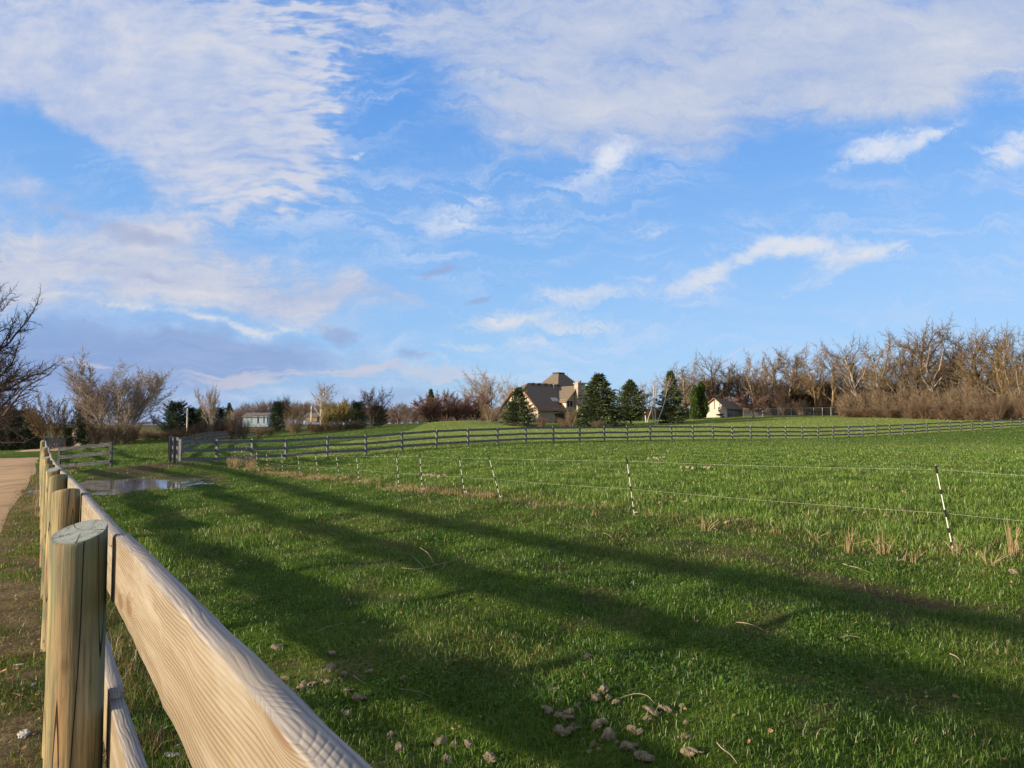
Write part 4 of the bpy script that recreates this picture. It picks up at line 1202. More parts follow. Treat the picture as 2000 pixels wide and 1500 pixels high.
# reddish group left of the house
for (kd, nm, px, yt, Y, w, lb) in [('red', 'bare_tree', 838, 772, 128, 66, 'reddish bare ornamental tree, leftmost of the red group beside the house'), ('red', 'bare_tree', 868, 764, 134, 66, 'reddish bare tree in the middle of the red group'),
        ('red', 'bare_tree', 895, 778, 130, 54, 'reddish bare tree right end of the red group, under the tall grey tree'), ('spruce1', 'spruce_tree', 841, 760, 150, 30, 'dark spruce tip peeking out above the reddish trees'),
        ('red', 'bare_tree', 926, 766, 140, 60, 'dark maroon bare tree under the left side of the tall grey tree'), ('round_bare', 'bare_tree', 956, 721, 146, 100, 'tall round grey bare tree left of the house roof'),
        ('round_bare', 'bare_tree', 1003, 738, 165, 60, 'grey bare tree partly hidden behind the house left gable'), ('shrub_grey', 'bare_shrub', 957, 782, 122, 48, 'tan twiggy bush on the lawn left of the front spruce'),
        ('shrub_grey', 'bare_shrub', 982, 792, 128, 36, 'tan twiggy bush touching the left side of the front spruce'),
        ('spruce0', 'spruce_tree', 1013, 757, 120, 70, 'bluish spruce standing before the left gable of the house'), ('spruce1', 'spruce_tree', 1170, 730, 119, 98, 'large blue green spruce right of the chimney'),
        ('pine0', 'pine_tree', 1232, 744, 130, 62, 'dark open pine right of the large spruce'), ('spruce0', 'spruce_tree', 1311, 725, 132, 62, 'tall dark spruce right of the white birch'),
        ('birch', 'birch_tree', 1280, 731, 122, 72, 'white stemmed birch leaning between the pine and the tall dark spruce'), ('birch', 'birch_tree', 1262, 742, 138, 50, 'second pale birch behind the dark open pine'),
        ('arbor0', 'arborvitae', 1358, 752, 146, 20, 'slim columnar evergreen, left one beside the pale shed'), ('arbor1', 'arborvitae', 1370, 745, 147, 22, 'slim columnar evergreen, right and taller one beside the pale shed'),
        ('redbud', 'bare_tree', 1472, 765, 140, 76, 'small reddish spreading tree over the right end of the shed roof'),
        ('brush0', 'bare_shrub', 1056, 812, 116, 26, 'rusty bush at the near left corner of the house wall'), ('shrub_grey', 'bare_shrub', 1100, 813, 117, 34, 'grey twiggy bush before the house wall under the dormer'),
        ('shrub_grey', 'bare_shrub', 1116, 796, 116.5, 26, 'upright twiggy bush touching the left of the large spruce'),
        ('brush1', 'bare_shrub', 1168, 820, 113, 30, 'low rusty bush at the foot of the large spruce'), ('brush2', 'bare_shrub', 1000, 826, 114, 40, 'low rusty growth at the foot of the front spruce')]:
    plant(kd, nm, px, yt, Y, lb, 'tree' if 'tree' in nm or nm == 'arborvitae' else 'shrub', wpx=w)
# the wood on the right: front row
front = [(1342, 710, 172, 70), (1372, 720, 180, 60), (1394, 687, 176, 66), (1429, 710, 178, 62), (1454, 708, 182, 60), (1481, 686, 172, 74), (1510, 682, 168, 76), (1541, 682, 164, 74), (1566, 679, 168, 70), (1597, 672, 162, 78),
         (1624, 674, 160, 72), (1650, 692, 166, 60), (1680, 652, 150, 90), (1720, 644, 148, 96), (1755, 651, 154, 80), (1792, 626, 146, 104), (1834, 631, 144, 110), (1862, 645, 150, 80), (1884, 646, 146, 80),
         (1917, 635, 140, 96), (1951, 645, 144, 84), (1968, 635, 138, 84), (1996, 633, 134, 96), (2030, 640, 134, 100), (2070, 640, 138, 110)]
rb = random.Random(18)
place = ['first', 'second', 'third', 'fourth', 'fifth', 'sixth', 'seventh', 'eighth', 'ninth', 'tenth', 'eleventh', 'twelfth', 'thirteenth', 'fourteenth', 'fifteenth', 'sixteenth', 'seventeenth',
         'eighteenth', 'nineteenth', 'twentieth', 'twenty-first', 'twenty-second', 'twenty-third', 'twenty-fourth', 'twenty-fifth']
for k, (px, yt, Y, w) in enumerate(front):
    plant('oak%d' % ((k * 5 + k // 3) % 7), 'bare_tree', px, yt + rb.uniform(-6, 10), Y - 6, '%s tall bare tree along the front of the right-hand wood, counting from the dark spruce' % place[k], T_, 'front row of the right-hand wood', wpx=w * 1.12)
rb = random.Random(8)
for k, px in enumerate(range(1322, 2090, 22)):
    yt = np.interp(px, [1320, 1460, 1640, 1700, 1800, 2090], [738, 726, 720, 700, 690, 690]) + rb.uniform(-8, 22)
    plant('oak%d' % ((k * 3 + 1) % 7), 'bare_tree', px + rb.uniform(-6, 6), yt, rb.uniform(166, 192), 'bare tree farther back inside the right-hand wood', T_, 'trees deeper in the right-hand wood', wpx=rb.uniform(70, 100))
for k, px in enumerate(range(1480, 2080, 16)):
    plant('dark_bare', 'bare_tree', px + rb.uniform(-6, 6), rb.uniform(735, 765), rb.uniform(150, 172), 'low dark bare tree of the undergrowth in the right-hand wood', T_, 'undergrowth trees in the right-hand wood', wpx=rb.uniform(40, 66))
for k, px in enumerate(range(1486, 1660, 11)):
    plant('brush%d' % (k % 4), 'bare_shrub', px + rb.uniform(-4, 4), rb.uniform(776, 790), rb.uniform(153, 162), 'dark brown shrub in the shade behind the chain link fence', 'shrub', 'shrubs behind the chain link fence', wpx=rb.uniform(30, 44))
for k, px in enumerate(range(1186, 1480, 14)):
    plant('brush%d' % (k % 4), 'bare_shrub', px + rb.uniform(-4, 4), rb.uniform(790, 800), rb.uniform(166, 176), 'low brown shrub in the gaps between the conifers right of the house', 'shrub', 'low shrubs behind the conifers', wpx=rb.uniform(30, 44))
# undergrowth hedge at the wood edge
k = 0
for px in range(1648, 2050, 15):
    for row in (0, 1):
        Y = np.interp(px, [1640, 1760, 1900, 2050], [138, 130, 119, 112]) + row * 5 + rb.uniform(-1.5, 1.5)
        yt = (793 if row == 0 else 768) + rb.uniform(-18, 12) - 6 * (px > 1760)
        plant('brush%d' % (k % 4), 'bare_shrub', px + rb.uniform(-4, 4), yt, Y, 'tan brown thicket shrub in the %s row along the wood edge' % ('front' if row == 0 else 'back'), 'shrub',
              'tan thicket along the wood edge, %s row' % ('front' if row == 0 else 'back'), wpx=rb.uniform(34, 50))
        k += 1

def far_wood():
    """the distant woods that read as one mass"""
    rs = np.random.RandomState(12)
    Vs, Fs, n = [], [], 0
    def addtree(key, px, ytop, Y, w):
        nonlocal n
        b = on_ground(px, Y)
        h = at(px, ytop, Y).z - b.z
        c, s = math.cos(rs.rand() * 6.28), math.sin(rs.rand() * 6.28)
        for me in PROTO[key][:2]:
            v = np.empty(len(me.vertices) * 3, np.float32); me.vertices.foreach_get('co', v); v = v.reshape(-1, 3)
            f = np.empty(len(me.loops), np.int32); me.loops.foreach_get('vertex_index', f)
            sx = (w / 2 / F * Y) / PROTO[key][2]
            a = rs.rand() * 6.28
            x = (v[:, 0] * math.cos(a) - v[:, 1] * math.sin(a)) * sx + b.x
            y = (v[:, 0] * math.sin(a) + v[:, 1] * math.cos(a)) * sx + b.y
            Vs.append(np.column_stack((x, y, v[:, 2] * h + b.z))); Fs.append(f.reshape(-1, 4) + n); n += len(v)
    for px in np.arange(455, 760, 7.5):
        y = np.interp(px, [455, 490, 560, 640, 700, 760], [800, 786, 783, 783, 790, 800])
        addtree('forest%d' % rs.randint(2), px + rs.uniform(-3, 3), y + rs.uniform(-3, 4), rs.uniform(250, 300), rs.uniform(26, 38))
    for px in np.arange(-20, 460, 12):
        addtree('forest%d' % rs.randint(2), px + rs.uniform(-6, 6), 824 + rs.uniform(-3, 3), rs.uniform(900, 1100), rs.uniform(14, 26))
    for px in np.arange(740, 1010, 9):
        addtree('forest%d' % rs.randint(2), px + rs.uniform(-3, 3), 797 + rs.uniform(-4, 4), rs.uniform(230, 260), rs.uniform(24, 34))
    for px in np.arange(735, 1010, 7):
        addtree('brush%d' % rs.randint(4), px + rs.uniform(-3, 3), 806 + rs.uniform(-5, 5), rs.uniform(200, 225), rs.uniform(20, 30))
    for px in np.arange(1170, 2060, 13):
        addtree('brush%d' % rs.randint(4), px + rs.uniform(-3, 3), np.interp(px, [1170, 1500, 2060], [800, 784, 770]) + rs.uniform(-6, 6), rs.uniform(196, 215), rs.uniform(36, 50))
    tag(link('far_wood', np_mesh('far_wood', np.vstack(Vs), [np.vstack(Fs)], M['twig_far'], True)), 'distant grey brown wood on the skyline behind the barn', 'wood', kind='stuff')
far_wood()
# ------------------------------------------------------------------ buildings
M['shingle'] = mat_noise('brown_shingle', (.12, .098, .076), (.21, .175, .138), 5.0, .9, .5, (1, 1, 4))
def mat_brickwork(name, c1, c2, mort, sc=1.0):
    m, T = new_mat(name)
    tc = T.n('ShaderNodeTexCoord').outputs['Object']
    s = T.n('ShaderNodeSeparateXYZ', None, Vector=tc).outputs
    v = T.n('ShaderNodeCombineXYZ', None, X=T.math('ADD', s[0], s[1]), Y=s[2], Z=0.0).outputs[0]
    b = T.n('ShaderNodeTexBrick', None, Vector=v, Color1=c4(c1), Color2=c4(c2), Mortar=c4(mort), Scale=sc)
    b.inputs['Brick Width'].default_value = .42; b.inputs['Row Height'].default_value = .2; b.inputs['Mortar Size'].default_value = .018
    nz = T.noise(tc, 1.3, 4.0)
    c = T.mix(1.0, b.outputs[0], T.mix(nz, (.7, .7, .7, 1), (1.3, 1.27, 1.22, 1)), 'MULTIPLY')
    finish(T, c, .9, b.outputs['Fac'], -.3, .02)
    return m
M['stonewall'] = mat_brickwork('pale_stone_block', (.45, .39, .325), (.35, .30, .25), (.29, .25, .21))
M['stucco'] = mat_noise('cream_stucco', (.56, .51, .44), (.64, .585, .51), 3.0)
M['trim'] = mat_noise('rust_brown_trim', (.30, .15, .075), (.38, .20, .10), 5.0)
M['shed_wall'] = mat_noise('pale_shed_siding', (.52, .46, .39), (.60, .535, .455), 1.2, .85, .0, (6, 6, .4))
M['shed_board'] = mat_noise('blue_grey_boarding', (.16, .165, .18), (.27, .275, .29), 2.0, .85, .0, (7, 7, .3))
M['dark_trim'] = mat_noise('dark_fascia', (.035, .03, .026), (.06, .05, .045), 6.0)
M['glass'] = mat_noise('dark_window_glass', (.012, .014, .018), (.02, .022, .027), 2.0, .06)
M['skylight'] = mat_noise('skylight_pane', (.35, .42, .52), (.45, .52, .62), 2.0, .05)
M['barn_blue'] = mat_noise('blue_grey_metal', (.27, .37, .46), (.36, .47, .56), 1.0, .5, 0, (5, 5, .2))
M['barn_roof'] = mat_noise('brown_metal_roof', (.16, .13, .11), (.24, .20, .165), 1.5, .6)
M['frame_white'] = mat_noise('pale_frame', (.50, .47, .43), (.60, .57, .52), 5.0)
M['galv'] = mat_noise('galvanised_steel', (.30, .30, .31), (.44, .44, .45), 8.0, .45)
M['clay'] = mat_noise('clay_flue', (.32, .12, .07), (.42, .18, .11), 8.0)

def local_frame(corner, f, z):
    """local a (along the front), b (back), z -> offsets from the building's empty"""
    f = Vector((f[0], f[1], 0)).normalized(); g = Vector((-f.y, f.x, 0))
    return lambda a, b, zz: f * a + g * b + Vector((0, 0, zz))

def house():
    Y0 = 136.0
    c = at(1051, 794.5, Y0)
    gz = h1(c.x, c.y) - .4
    root = empty('brick_house', (c.x, c.y, gz))
    tag(root, 'large tan house with steep brown roofs, tower roof and tall chimney on the lawn', 'house')
    L = local_frame(c, (.77, .64), 0)
    def Z(py, Y=Y0): return at(1000, py, Y).z - gz
    We, Le = 11.0, 19.0
    ze, zr = Z(796), Z(748.5, 143)
    # walls: five-sided gable block
    w = MB()
    mid = We / 2
    cut = .70                                            # height at which the gable is clipped
    zc = ze + (zr - ze) * cut
    x1, x2 = mid * cut, We - mid * cut
    for a in (0, Le):
        pass
    base = [L(0, 0, -.6), L(Le, 0, -.6), L(Le, We, -.6), L(0, We, -.6)]
    top = [L(0, 0, ze), L(Le, 0, ze), L(Le, We, ze), L(0, We, ze)]
    w.add(base + top, [(0, 1, 5, 4), (1, 2, 6, 5), (2, 3, 7, 6), (3, 0, 4, 7)])
    w.build('wall', M['stonewall'], root)
    gm = MB()
    gm.slab([L(.02, 0, ze), L(.02, We, ze), L(.02, x2, zc - .1), L(.02, x1, zc - .1)], -.12)
    ga = gm.build('gable', M['stucco'], root)
    tm = MB()
    def bar(p, q, wd=.24, th=.10):
        p, q = Vector(p), Vector(q); tm.tube([p, q], wd / 2, 4)
    bar(L(-.1, -.05, ze), L(-.1, We + .05, ze), .26)
    for b in (We * .3, We * .5, We * .7):
        bar(L(-.06, b, ze), L(-.06, b, zc - .2), .18)
    tm.build('timber', M['trim'], ga)
    # roof
    ov, oh = .55, .45
    rf = MB()
    sl = (zr - ze) / mid
    e1, e2 = ze - oh * sl, ze - oh * sl
    hip = 2.3
    A0, A1 = -ov, Le + ov
    p_fl, p_fr = L(A0, -oh, e1), L(A1, -oh, e1)
    p_bl, p_br = L(A0, We + oh, e1), L(A1, We + oh, e1)
    c_f, c_b = L(A0, x1, zc), L(A0, x2, zc)
    r_l, r_r = L(hip, mid, zr), L(A1, mid, zr)
    rf.slab([p_fl, p_fr, r_r, r_l, c_f], .18)
    rf.slab([p_br, p_bl, c_b, r_l, r_r], .18)
    rf.slab([c_b, c_f, r_l], .18)
    roof = rf.build('roof', M['shingle'], root)
    fa = MB()
    for p, q in ((p_fl, c_f), (c_b, p_bl), (c_f, c_b), (p_fl, p_fr)):
        fa.tube([Vector(p) - Vector((0, 0, .10)), Vector(q) - Vector((0, 0, .10))], .14, 4)
    fa.build('fascia', M['trim'], roof)
    # skylight, vents
    def onroof(a, s, lift=.0):
        b = -oh + (mid + oh) * s
        return L(a, b, e1 + (zr - e1) * s + lift)
    sk = MB()
    sk.slab([onroof(5.1, .30, .16), onroof(6.9, .30, .16), onroof(6.9, .43, .16), onroof(5.1, .43, .16)], .14)
    s_ = sk.build('skylight', M['frame_white'], roof)
    sk = MB()
    sk.slab([onroof(5.25, .315, .19), onroof(6.75, .315, .19), onroof(6.75, .415, .19), onroof(5.25, .415, .19)], .05)
    sk.build('pane', M['skylight'], s_)
    v = MB(); q = onroof(8.2, .82); v.tube([q, q + Vector((0, 0, .9))], .13, 8)
    v.build('vent_pipe', M['frame_white'], roof)
    for a in (3.2, 4.8, 6.6, 8.4, 10.2):
        v = MB(); q = L(a, mid - .5, zr - .3); v.box(q + Vector((0, 0, .18)), (.6, .6, .3)); v.build('ridge_vent', M['dark_trim'], roof)
    # front cross gable
    a0, a1, bf = 6.9, 12.9, -.5
    am = (a0 + a1) / 2
    zg_e, zg_r = Z(779), Z(750.5)
    cg = MB()
    cg.add([L(a0, bf, -.6), L(a1, bf, -.6), L(a1, bf, zg_e), L(am, bf, zg_r), L(a0, bf, zg_e), L(a0, 5, -.6), L(a0, 5, zg_e), L(a1, 5, -.6), L(a1, 5, zg_e)],
           [(0, 1, 2, 3, 4), (5, 0, 4, 6), (1, 7, 8, 2)])
    cg.build('dormer_wall', M['stonewall'], root)
    ck = MB(); ck.slab([L(a0 - .03, 4.5, ze + 1.0), L(a0 - .03, bf, ze - .2), L(a0 - .03, bf, zg_e), L(a0 - .03, 4.5, zg_e)], .05); ck.build('dormer_cheek', M['stucco'], root)
    cr = MB()
    so = (zg_r - zg_e) / (am - a0)
    o2 = .45
    cr.slab([L(a0 - o2, 4.8, zg_e - o2 * so), L(a0 - o2, bf - .45, zg_e - o2 * so), L(am, bf - .45, zg_r + .05), L(am, 4.8, zg_r + .05)], .16)
    cr.slab([L(a1 + o2, bf - .45, zg_e - o2 * so), L(a1 + o2, 4.8, zg_e - o2 * so), L(am, 4.8, zg_r + .05), L(am, bf - .45, zg_r + .05)], .16)
    dr = cr.build('dormer_roof', M['shingle'], root)
    fa = MB()
    for p, q in ((L(a0 - o2, bf - .47, zg_e - o2 * so - .1), L(am, bf - .47, zg_r - .05)), (L(am, bf - .47, zg_r - .05), L(a1 + o2, bf - .47, zg_e - o2 * so - .1)), (L(a0 - o2, bf - .45, zg_e - o2 * so - .08), L(a0 - o2, 4, zg_e - o2 * so - .08))):
        fa.tube([p, q], .12, 4)
    fa.build('fascia', M['trim'], dr)
    # windows
    def window(a, b, z0, z1, wd, mull=1):
        fr = MB()
        for aa in (a - wd / 2, a + wd / 2): fr.box(L(aa, b - .04, (z0 + z1) / 2), (.10, .12, z1 - z0), Mrot)
        for zz in (z0, z1): fr.box(L(a, b - .045, zz), (wd + .12, .13, .10), Mrot)
        for k in range(mull): fr.box(L(a - wd / 2 + wd * (k + 1) / (mull + 1), b - .04, (z0 + z1) / 2), (.09, .11, z1 - z0 - .1), Mrot)
        f_ = fr.build('window', M['frame_white'], root)
        g_ = MB(); g_.box(L(a, b - .015, (z0 + z1) / 2), (wd, .03, z1 - z0), Mrot); g_.build('pane', M['glass'], f_)
    fv = Vector((.77, .64, 0)).normalized()
    Mrot = Matrix.Rotation(math.atan2(fv.y, fv.x), 3, 'Z')
    window(7.9, bf, Z(794), Z(780.5), 1.7)
    window(4.55, 0, Z(805), Z(797), 1.4)
    window(15.5, 0, Z(806), Z(797), 1.8)
    dd = MB(); dd.box(L(5.6, -.02, 1.0), (2.4, .06, 2.6), Mrot); dd.build('basement_door', M['dark_trim'], root)
    # chimney
    ch = MB()
    ch.box(L(am + .25, bf - .55, Z(746.5) / 2 - .3), (2.0, 1.1, Z(746.5) + .6), Mrot)
    ch.box(L(am + .25, bf - .55, Z(745.5)), (2.25, 1.35, .28), Mrot)
    cm = ch.build('chimney', M['stonewall'], root)
    fl = MB(); fl.tube([L(am + .3, bf - .55, Z(745)), L(am + .3, bf - .55, Z(741.5))], .28, 10); fl.tube([L(am + .3, bf - .55, Z(741.5)), L(am + .3, bf - .55, Z(740))], .36, 10)
    fl.build('flue', M['clay'], cm)
    # tower roof behind the ridge
    tw = MB()
    ta, tb, hw = 13.6, 8.6, 3.6
    zb, zt = Z(757, 150), Z(728.5, 150)
    tw.box(L(ta, tb, (zb - .4) / 2), (hw * 1.7, hw * 1.7, zb), Mrot)
    tw.build('tower_wall', M['stonewall'], root)
    t2 = MB()
    q = [L(ta - hw, tb - hw, zb), L(ta + hw, tb - hw, zb), L(ta + hw, tb + hw, zb), L(ta - hw, tb + hw, zb)]
    ht = .75
    p = [L(ta - ht, tb - ht, zt), L(ta + ht, tb - ht, zt), L(ta + ht, tb + ht, zt), L(ta - ht, tb + ht, zt)]
    t2.add(q + p, [(0, 1, 5, 4), (1, 2, 6, 5), (2, 3, 7, 6), (3, 0, 4, 7), (4, 5, 6, 7), (3, 2, 1, 0)])
    trf = t2.build('tower_roof', M['shingle'], root)
    cp_ = MB(); cp_.box(L(ta, tb, zt + .05), (1.9, 1.9, .22), Mrot); cp_.build('roof_cap', M['dark_trim'], trf)
    an = MB(); b0 = L(ta + 1.5, tb - 1.2, zb)
    an.tube([b0, b0 + Vector((0, 0, 4.9))], .035, 5)
    for s_ in (-.9, .9): an.tube([b0 + Vector((s_, 0, 0)), b0 + Vector((0, 0, 1.9))], .04, 4)
    an.build('antenna', M['galv'], root)
    # right wing roof behind the large spruce
    rw = MB()
    rw.slab([L(12.5, -.9, Z(790)), L(21, -.9, Z(790)), L(21, 4.5, Z(762)), L(12.5, 4.5, Z(762))], .18)
    rw.build('wing_roof', M['shingle'], root)
house()

def shed():
    Y0 = 150.0
    c = at(1420, 796, Y0)
    g0 = at(1420, 815.6, Y0).z
    root = empty('garden_shed', (c.x, c.y, g0))
    tag(root, 'pale pinkish shed with brown gable roof and blue grey kennel side before the wood', 'shed')
    f = Vector((.53, .85, 0)).normalized()
    L = local_frame(c, f, 0)
    Mrot = Matrix.Rotation(math.atan2(f.y, f.x), 3, 'Z')
    We, Le = 5.3, 13.0
    ze = c.z - g0
    zr = at(1395, 777, Y0 + 1.3).z - g0
    w = MB()
    w.add([L(0, 0, -.8), L(0, We, -.8), L(0, We, ze), L(0, We / 2, zr), L(0, 0, ze), L(Le, 0, -.8), L(Le, We, -.8), L(Le, We, ze), L(Le, We / 2, zr), L(Le, 0, ze)],
          [(1, 0, 4, 3, 2), (1, 2, 7, 6), (5, 6, 7, 8, 9)])
    w.build('wall', M['shed_wall'], root)
    s = MB(); s.slab([L(0, 0, -.8), L(Le, 0, -.8), L(Le, 0, ze), L(0, 0, ze)], .06)
    sw = s.build('side_wall', M['shed_board'], root)
    for a in (1.1, 2.9):
        d = MB(); d.box(L(a, -.01, .55), (.55, .05, .75), Mrot); d.build('hatch', M['dark_trim'], sw)
    gm = MB(); gm.slab([L(-.02, .1, ze - .15), L(-.02, We - .1, ze - .15), L(-.02, We / 2, zr - .1)], -.05)
    ga = gm.build('gable', M['stucco'], root)
    tm = MB()
    for b in (1.5, 2.65, 3.8): tm.box(L(-.06, b, (ze + zr) / 2 - .25 - .12 * abs(b - 2.65)), (.05, .10, (zr - ze) * (1 - abs(b - 2.65) / 2.65) + .1), Mrot)
    tm.build('batten', M['dark_trim'], ga)
    rf = MB()
    o, sl = .35, (zr - ze) / (We / 2)
    rf.slab([L(-.4, -o, ze - o * sl), L(Le + .4, -o, ze - o * sl), L(Le + .4, We / 2, zr), L(-.4, We / 2, zr)], .14)
    rf.slab([L(Le + .4, We + o, ze - o * sl), L(-.4, We + o, ze - o * sl), L(-.4, We / 2, zr), L(Le + .4, We / 2, zr)], .14)
    r_ = rf.build('roof', M['shingle'], root)
    fa = MB()
    fa.tube([L(-.44, -o, ze - o * sl - .08), L(-.44, We / 2, zr - .08)], .11, 4); fa.tube([L(-.44, We + o, ze - o * sl - .08), L(-.44, We / 2, zr - .08)], .11, 4)
    fa.build('fascia', M['trim'], r_)
    for b in (1.7, 3.9):
        fr = MB(); fr.box(L(-.05, b, 1.75), (.06, .42, 1.05), Mrot); wi = fr.build('window', M['frame_white'], root)
        for z in (2.0, 1.5):
            g = MB(); g.box(L(-.09, b, z), (.04, .32, .38), Mrot); g.build('pane', M['glass'], wi)
shed()

def wheelbarrow():
    b = on_ground(1407, 147.5)
    root = empty('wheelbarrow', b)
    tag(root, 'black wheelbarrow parked before the sunlit gable of the pale shed', 'wheelbarrow')
    t = MB()
    bt = [(-.45, -.3, .45), (.35, -.3, .45), (.35, .3, .45), (-.45, .3, .45)]
    tp = [(-.75, -.48, .80), (.75, -.48, .92), (.75, .48, .92), (-.75, .48, .80)]
    t.add(bt + tp, [(3, 2, 1, 0), (0, 1, 5, 4), (1, 2, 6, 5), (2, 3, 7, 6), (3, 0, 4, 7), (4, 5, 6, 7)])
    t.build('tray', M['black_plastic'], root)
    w = MB(); w.tube([(.62, -.06, .2), (.62, .06, .2)], .2, 14); w.build('wheel', M['black_plastic'], root)
    for s in (-.28, .28):
        h = MB(); h.tube([(.62, s * .4, .2), (0, s, .42), (-1.05, s, .66)], .025, 6); h.build('handle', M['bark_tan'], root)
        l = MB(); l.tube([(-.4, s, .45), (-.5, s, 0)], .02, 5); l.build('leg', M['galv'], root)
wheelbarrow()

def chain_fence():
    m, T = new_mat('chain_link_mesh')
    tc = T.n('ShaderNodeTexCoord').outputs['Object']
    s = T.n('ShaderNodeSeparateXYZ', None, Vector=tc).outputs
    u, v = T.math('ADD', s[0], s[2]), T.math('SUBTRACT', s[0], s[2])
    def ln(q): return T.math('LESS_THAN', T.math('FRACT', T.math('MULTIPLY', q, 9.0)), .13)
    k = T.math('MAXIMUM', ln(u), ln(v))
    d = T.n('ShaderNodeBsdfDiffuse', None, Color=(.20, .20, .21, 1))
    tr = T.n('ShaderNodeBsdfTransparent')
    mx = T.n('ShaderNodeMixShader', None, i0=k, i1=tr.outputs[0], i2=d.outputs[0])
    T.n('ShaderNodeOutputMaterial', None, Surface=mx.outputs[0])
    pts = [(1452, 146.5), (1490, 145), (1520, 144.5), (1546, 144), (1590, 146), (1640, 148)]
    P3 = [on_ground(px, Y) for px, Y in pts]
    root = empty('chain_link_fence', P3[0])
    tag(root, 'grey chain link fence on thin posts right of the pale shed', 'fence')
    allp = []
    for a, b in zip(P3[:-1], P3[1:]):
        n = max(1, round((b - a).length / 2.4))
        allp += [a.lerp(b, i / n) for i in range(n)]
    allp.append(P3[-1])
    for q in allp: q.z = h1(q.x, q.y)
    for i, p in enumerate(allp):
        t = MB(); r = .07 if i in (3, 7) else .045
        t.tube([(0, 0, -.3), (0, 0, 1.75)], r, 6); o = t.build('post', M['galv'], root); o.location = p - root.location
    rl = MB(); rl.tube([p - root.location + Vector((0, 0, 1.70)) for p in allp], .03, 5); rl.build('top_rail', M['galv'], root)
    ms = MB()
    for a, b in zip(allp[:-1], allp[1:]):
        a, b = a - root.location, b - root.location
        ms.add([a, b, b + Vector((0, 0, 1.68)), a + Vector((0, 0, 1.68))], [(0, 1, 2, 3)])
    ms.build('wire_mesh', m, root)
chain_fence()

def barn():
    Y0 = 190.0
    p = at(474, 826.5, Y0); q = at(524, 826.5, Y0)
    root = empty('metal_barn', (p.x, p.y, p.z))
    tag(root, 'low pale blue metal barn with brown roof and three bay doors beyond the lane', 'barn')
    Wd = q.x - p.x
    ze, zr = at(474, 813.5, Y0).z - p.z, at(474, 806, Y0 + 4).z - p.z
    b = MB(); b.box((Wd / 2, 4, ze / 2 - .5), (Wd, 8, ze + 1.0)); b.build('wall', M['barn_blue'], root)
    r = MB()
    r.slab([(-.4, -.4, ze - .1), (Wd + .4, -.4, ze - .1), (Wd + .4, 4, zr), (-.4, 4, zr)], .2)
    r.slab([(Wd + .4, 8.4, ze - .1), (-.4, 8.4, ze - .1), (-.4, 4, zr), (Wd + .4, 4, zr)], .2)
    r.build('roof', M['barn_roof'], root)
    for i, x in enumerate((.47, .72, .9)):
        d = MB(); wd = (.22, .2, .12)[i] * Wd
        d.box((x * Wd, -.03, .95), (wd, .05, 1.9)); o = d.build('bay_door', M['barn_blue'], root)
        t = MB()
        for s in (-.5, .5): t.box((x * Wd + s * wd, -.06, .98), (.12, .07, 2.0))
        t.box((x * Wd, -.06, 1.96), (wd + .2, .07, .12)); t.build('frame', M['dark_trim'], o)
barn()
def pole(px, ytop, Y, label, yb=828):
    b = on_ground(px, Y); h = at(px, ytop, Y).z - b.z
    root = empty('utility_pole', b)
    tag(root, label, 'pole')
    t = MB(); t.tube([(0, 0, -.5), (0, 0, h)], [.17, .13], 8); t.build('shaft', M['bark_white'], root)
    t = MB(); t.tube([(0, -.16, h - 1.0), (0, -.16, h - .6)], .09, 8); t.build('insulator', M['galv'], root)
pole(365.5, 797, 140, 'pale wooden pole standing among the dark pines left of the barn')
pole(608, 793, 138, 'pale wooden pole left of the tall pale poplar')
def low_house():
    p = at(596, 822, 205); q = at(619, 822, 205)
    root = empty('low_building', (p.x, p.y, p.z))
    tag(root, 'low distant building with brown roof half hidden behind the second pole', 'building')
    Wd = q.x - p.x
    b = MB(); b.box((Wd / 2, 3, .4), (Wd, 6, 1.8)); b.build('wall', M['bark_tan'], root)
    r = MB(); r.slab([(-.3, -.3, 1.2), (Wd + .3, -.3, 1.2), (Wd + .3, 3, 2.4), (-.3, 3, 2.4)], .15); r.slab([(Wd + .3, 6.3, 1.2), (-.3, 6.3, 1.2), (-.3, 3, 2.4), (Wd + .3, 3, 2.4)], .15)
    r.build('roof', M['barn_roof'], root)
low_house()

# ------------------------------------------------------------------ grass
def blades(name, label, x, y, ln, wd, lean, cols, rs, kind='stuff', cat='grass', mat=None, zoff=None):
    n = len(x)
    z = H(x, y) - .004
    if zoff is not None: z = z + zoff
    a = rs.rand(n) * 6.283                     # facing
    l = rs.rand(n) * 6.283                     # lean direction
    sx, sy = np.cos(a) * wd / 2, np.sin(a) * wd / 2
    lx, ly = np.cos(l) * lean, np.sin(l) * lean
    up = np.sqrt(np.maximum(.1, 1 - np.minimum(lean, .94) ** 2))
    P0 = np.column_stack((x, y, z))
    S = np.column_stack((sx, sy, np.zeros(n)))
    m1 = P0 + np.column_stack((lx * .35, ly * .35, up * .62 + .03)) * ln[:, None]
    tp = P0 + np.column_stack((lx, ly, up)) * ln[:, None]
    V = np.stack((P0 - S, P0 + S, m1 + S * .8, m1 - S * .8, tp), 1).reshape(-1, 3)
    b = np.arange(n) * 5
    Fq = np.column_stack((b, b + 1, b + 2, b + 3)); Ft = np.column_stack((b + 3, b + 2, b + 4))
    me = np_mesh(name, V, [Fq, Ft], mat or M['grass'], False, np.repeat(cols, 5, axis=0))
    return tag(link(name, me), label, cat, kind=kind)
def polar_scatter(rs, n, r0, r1, a0, a1, p):
    """density per area falling with r**-p"""
    u = rs.rand(n)
    e = 2 - p
    r = (r0 ** e + u * (r1 ** e - r0 ** e)) ** (1 / e)
    a = np.radians(rs.uniform(a0, a1, n))
    return np.sin(a) * r, np.cos(a) * r, r
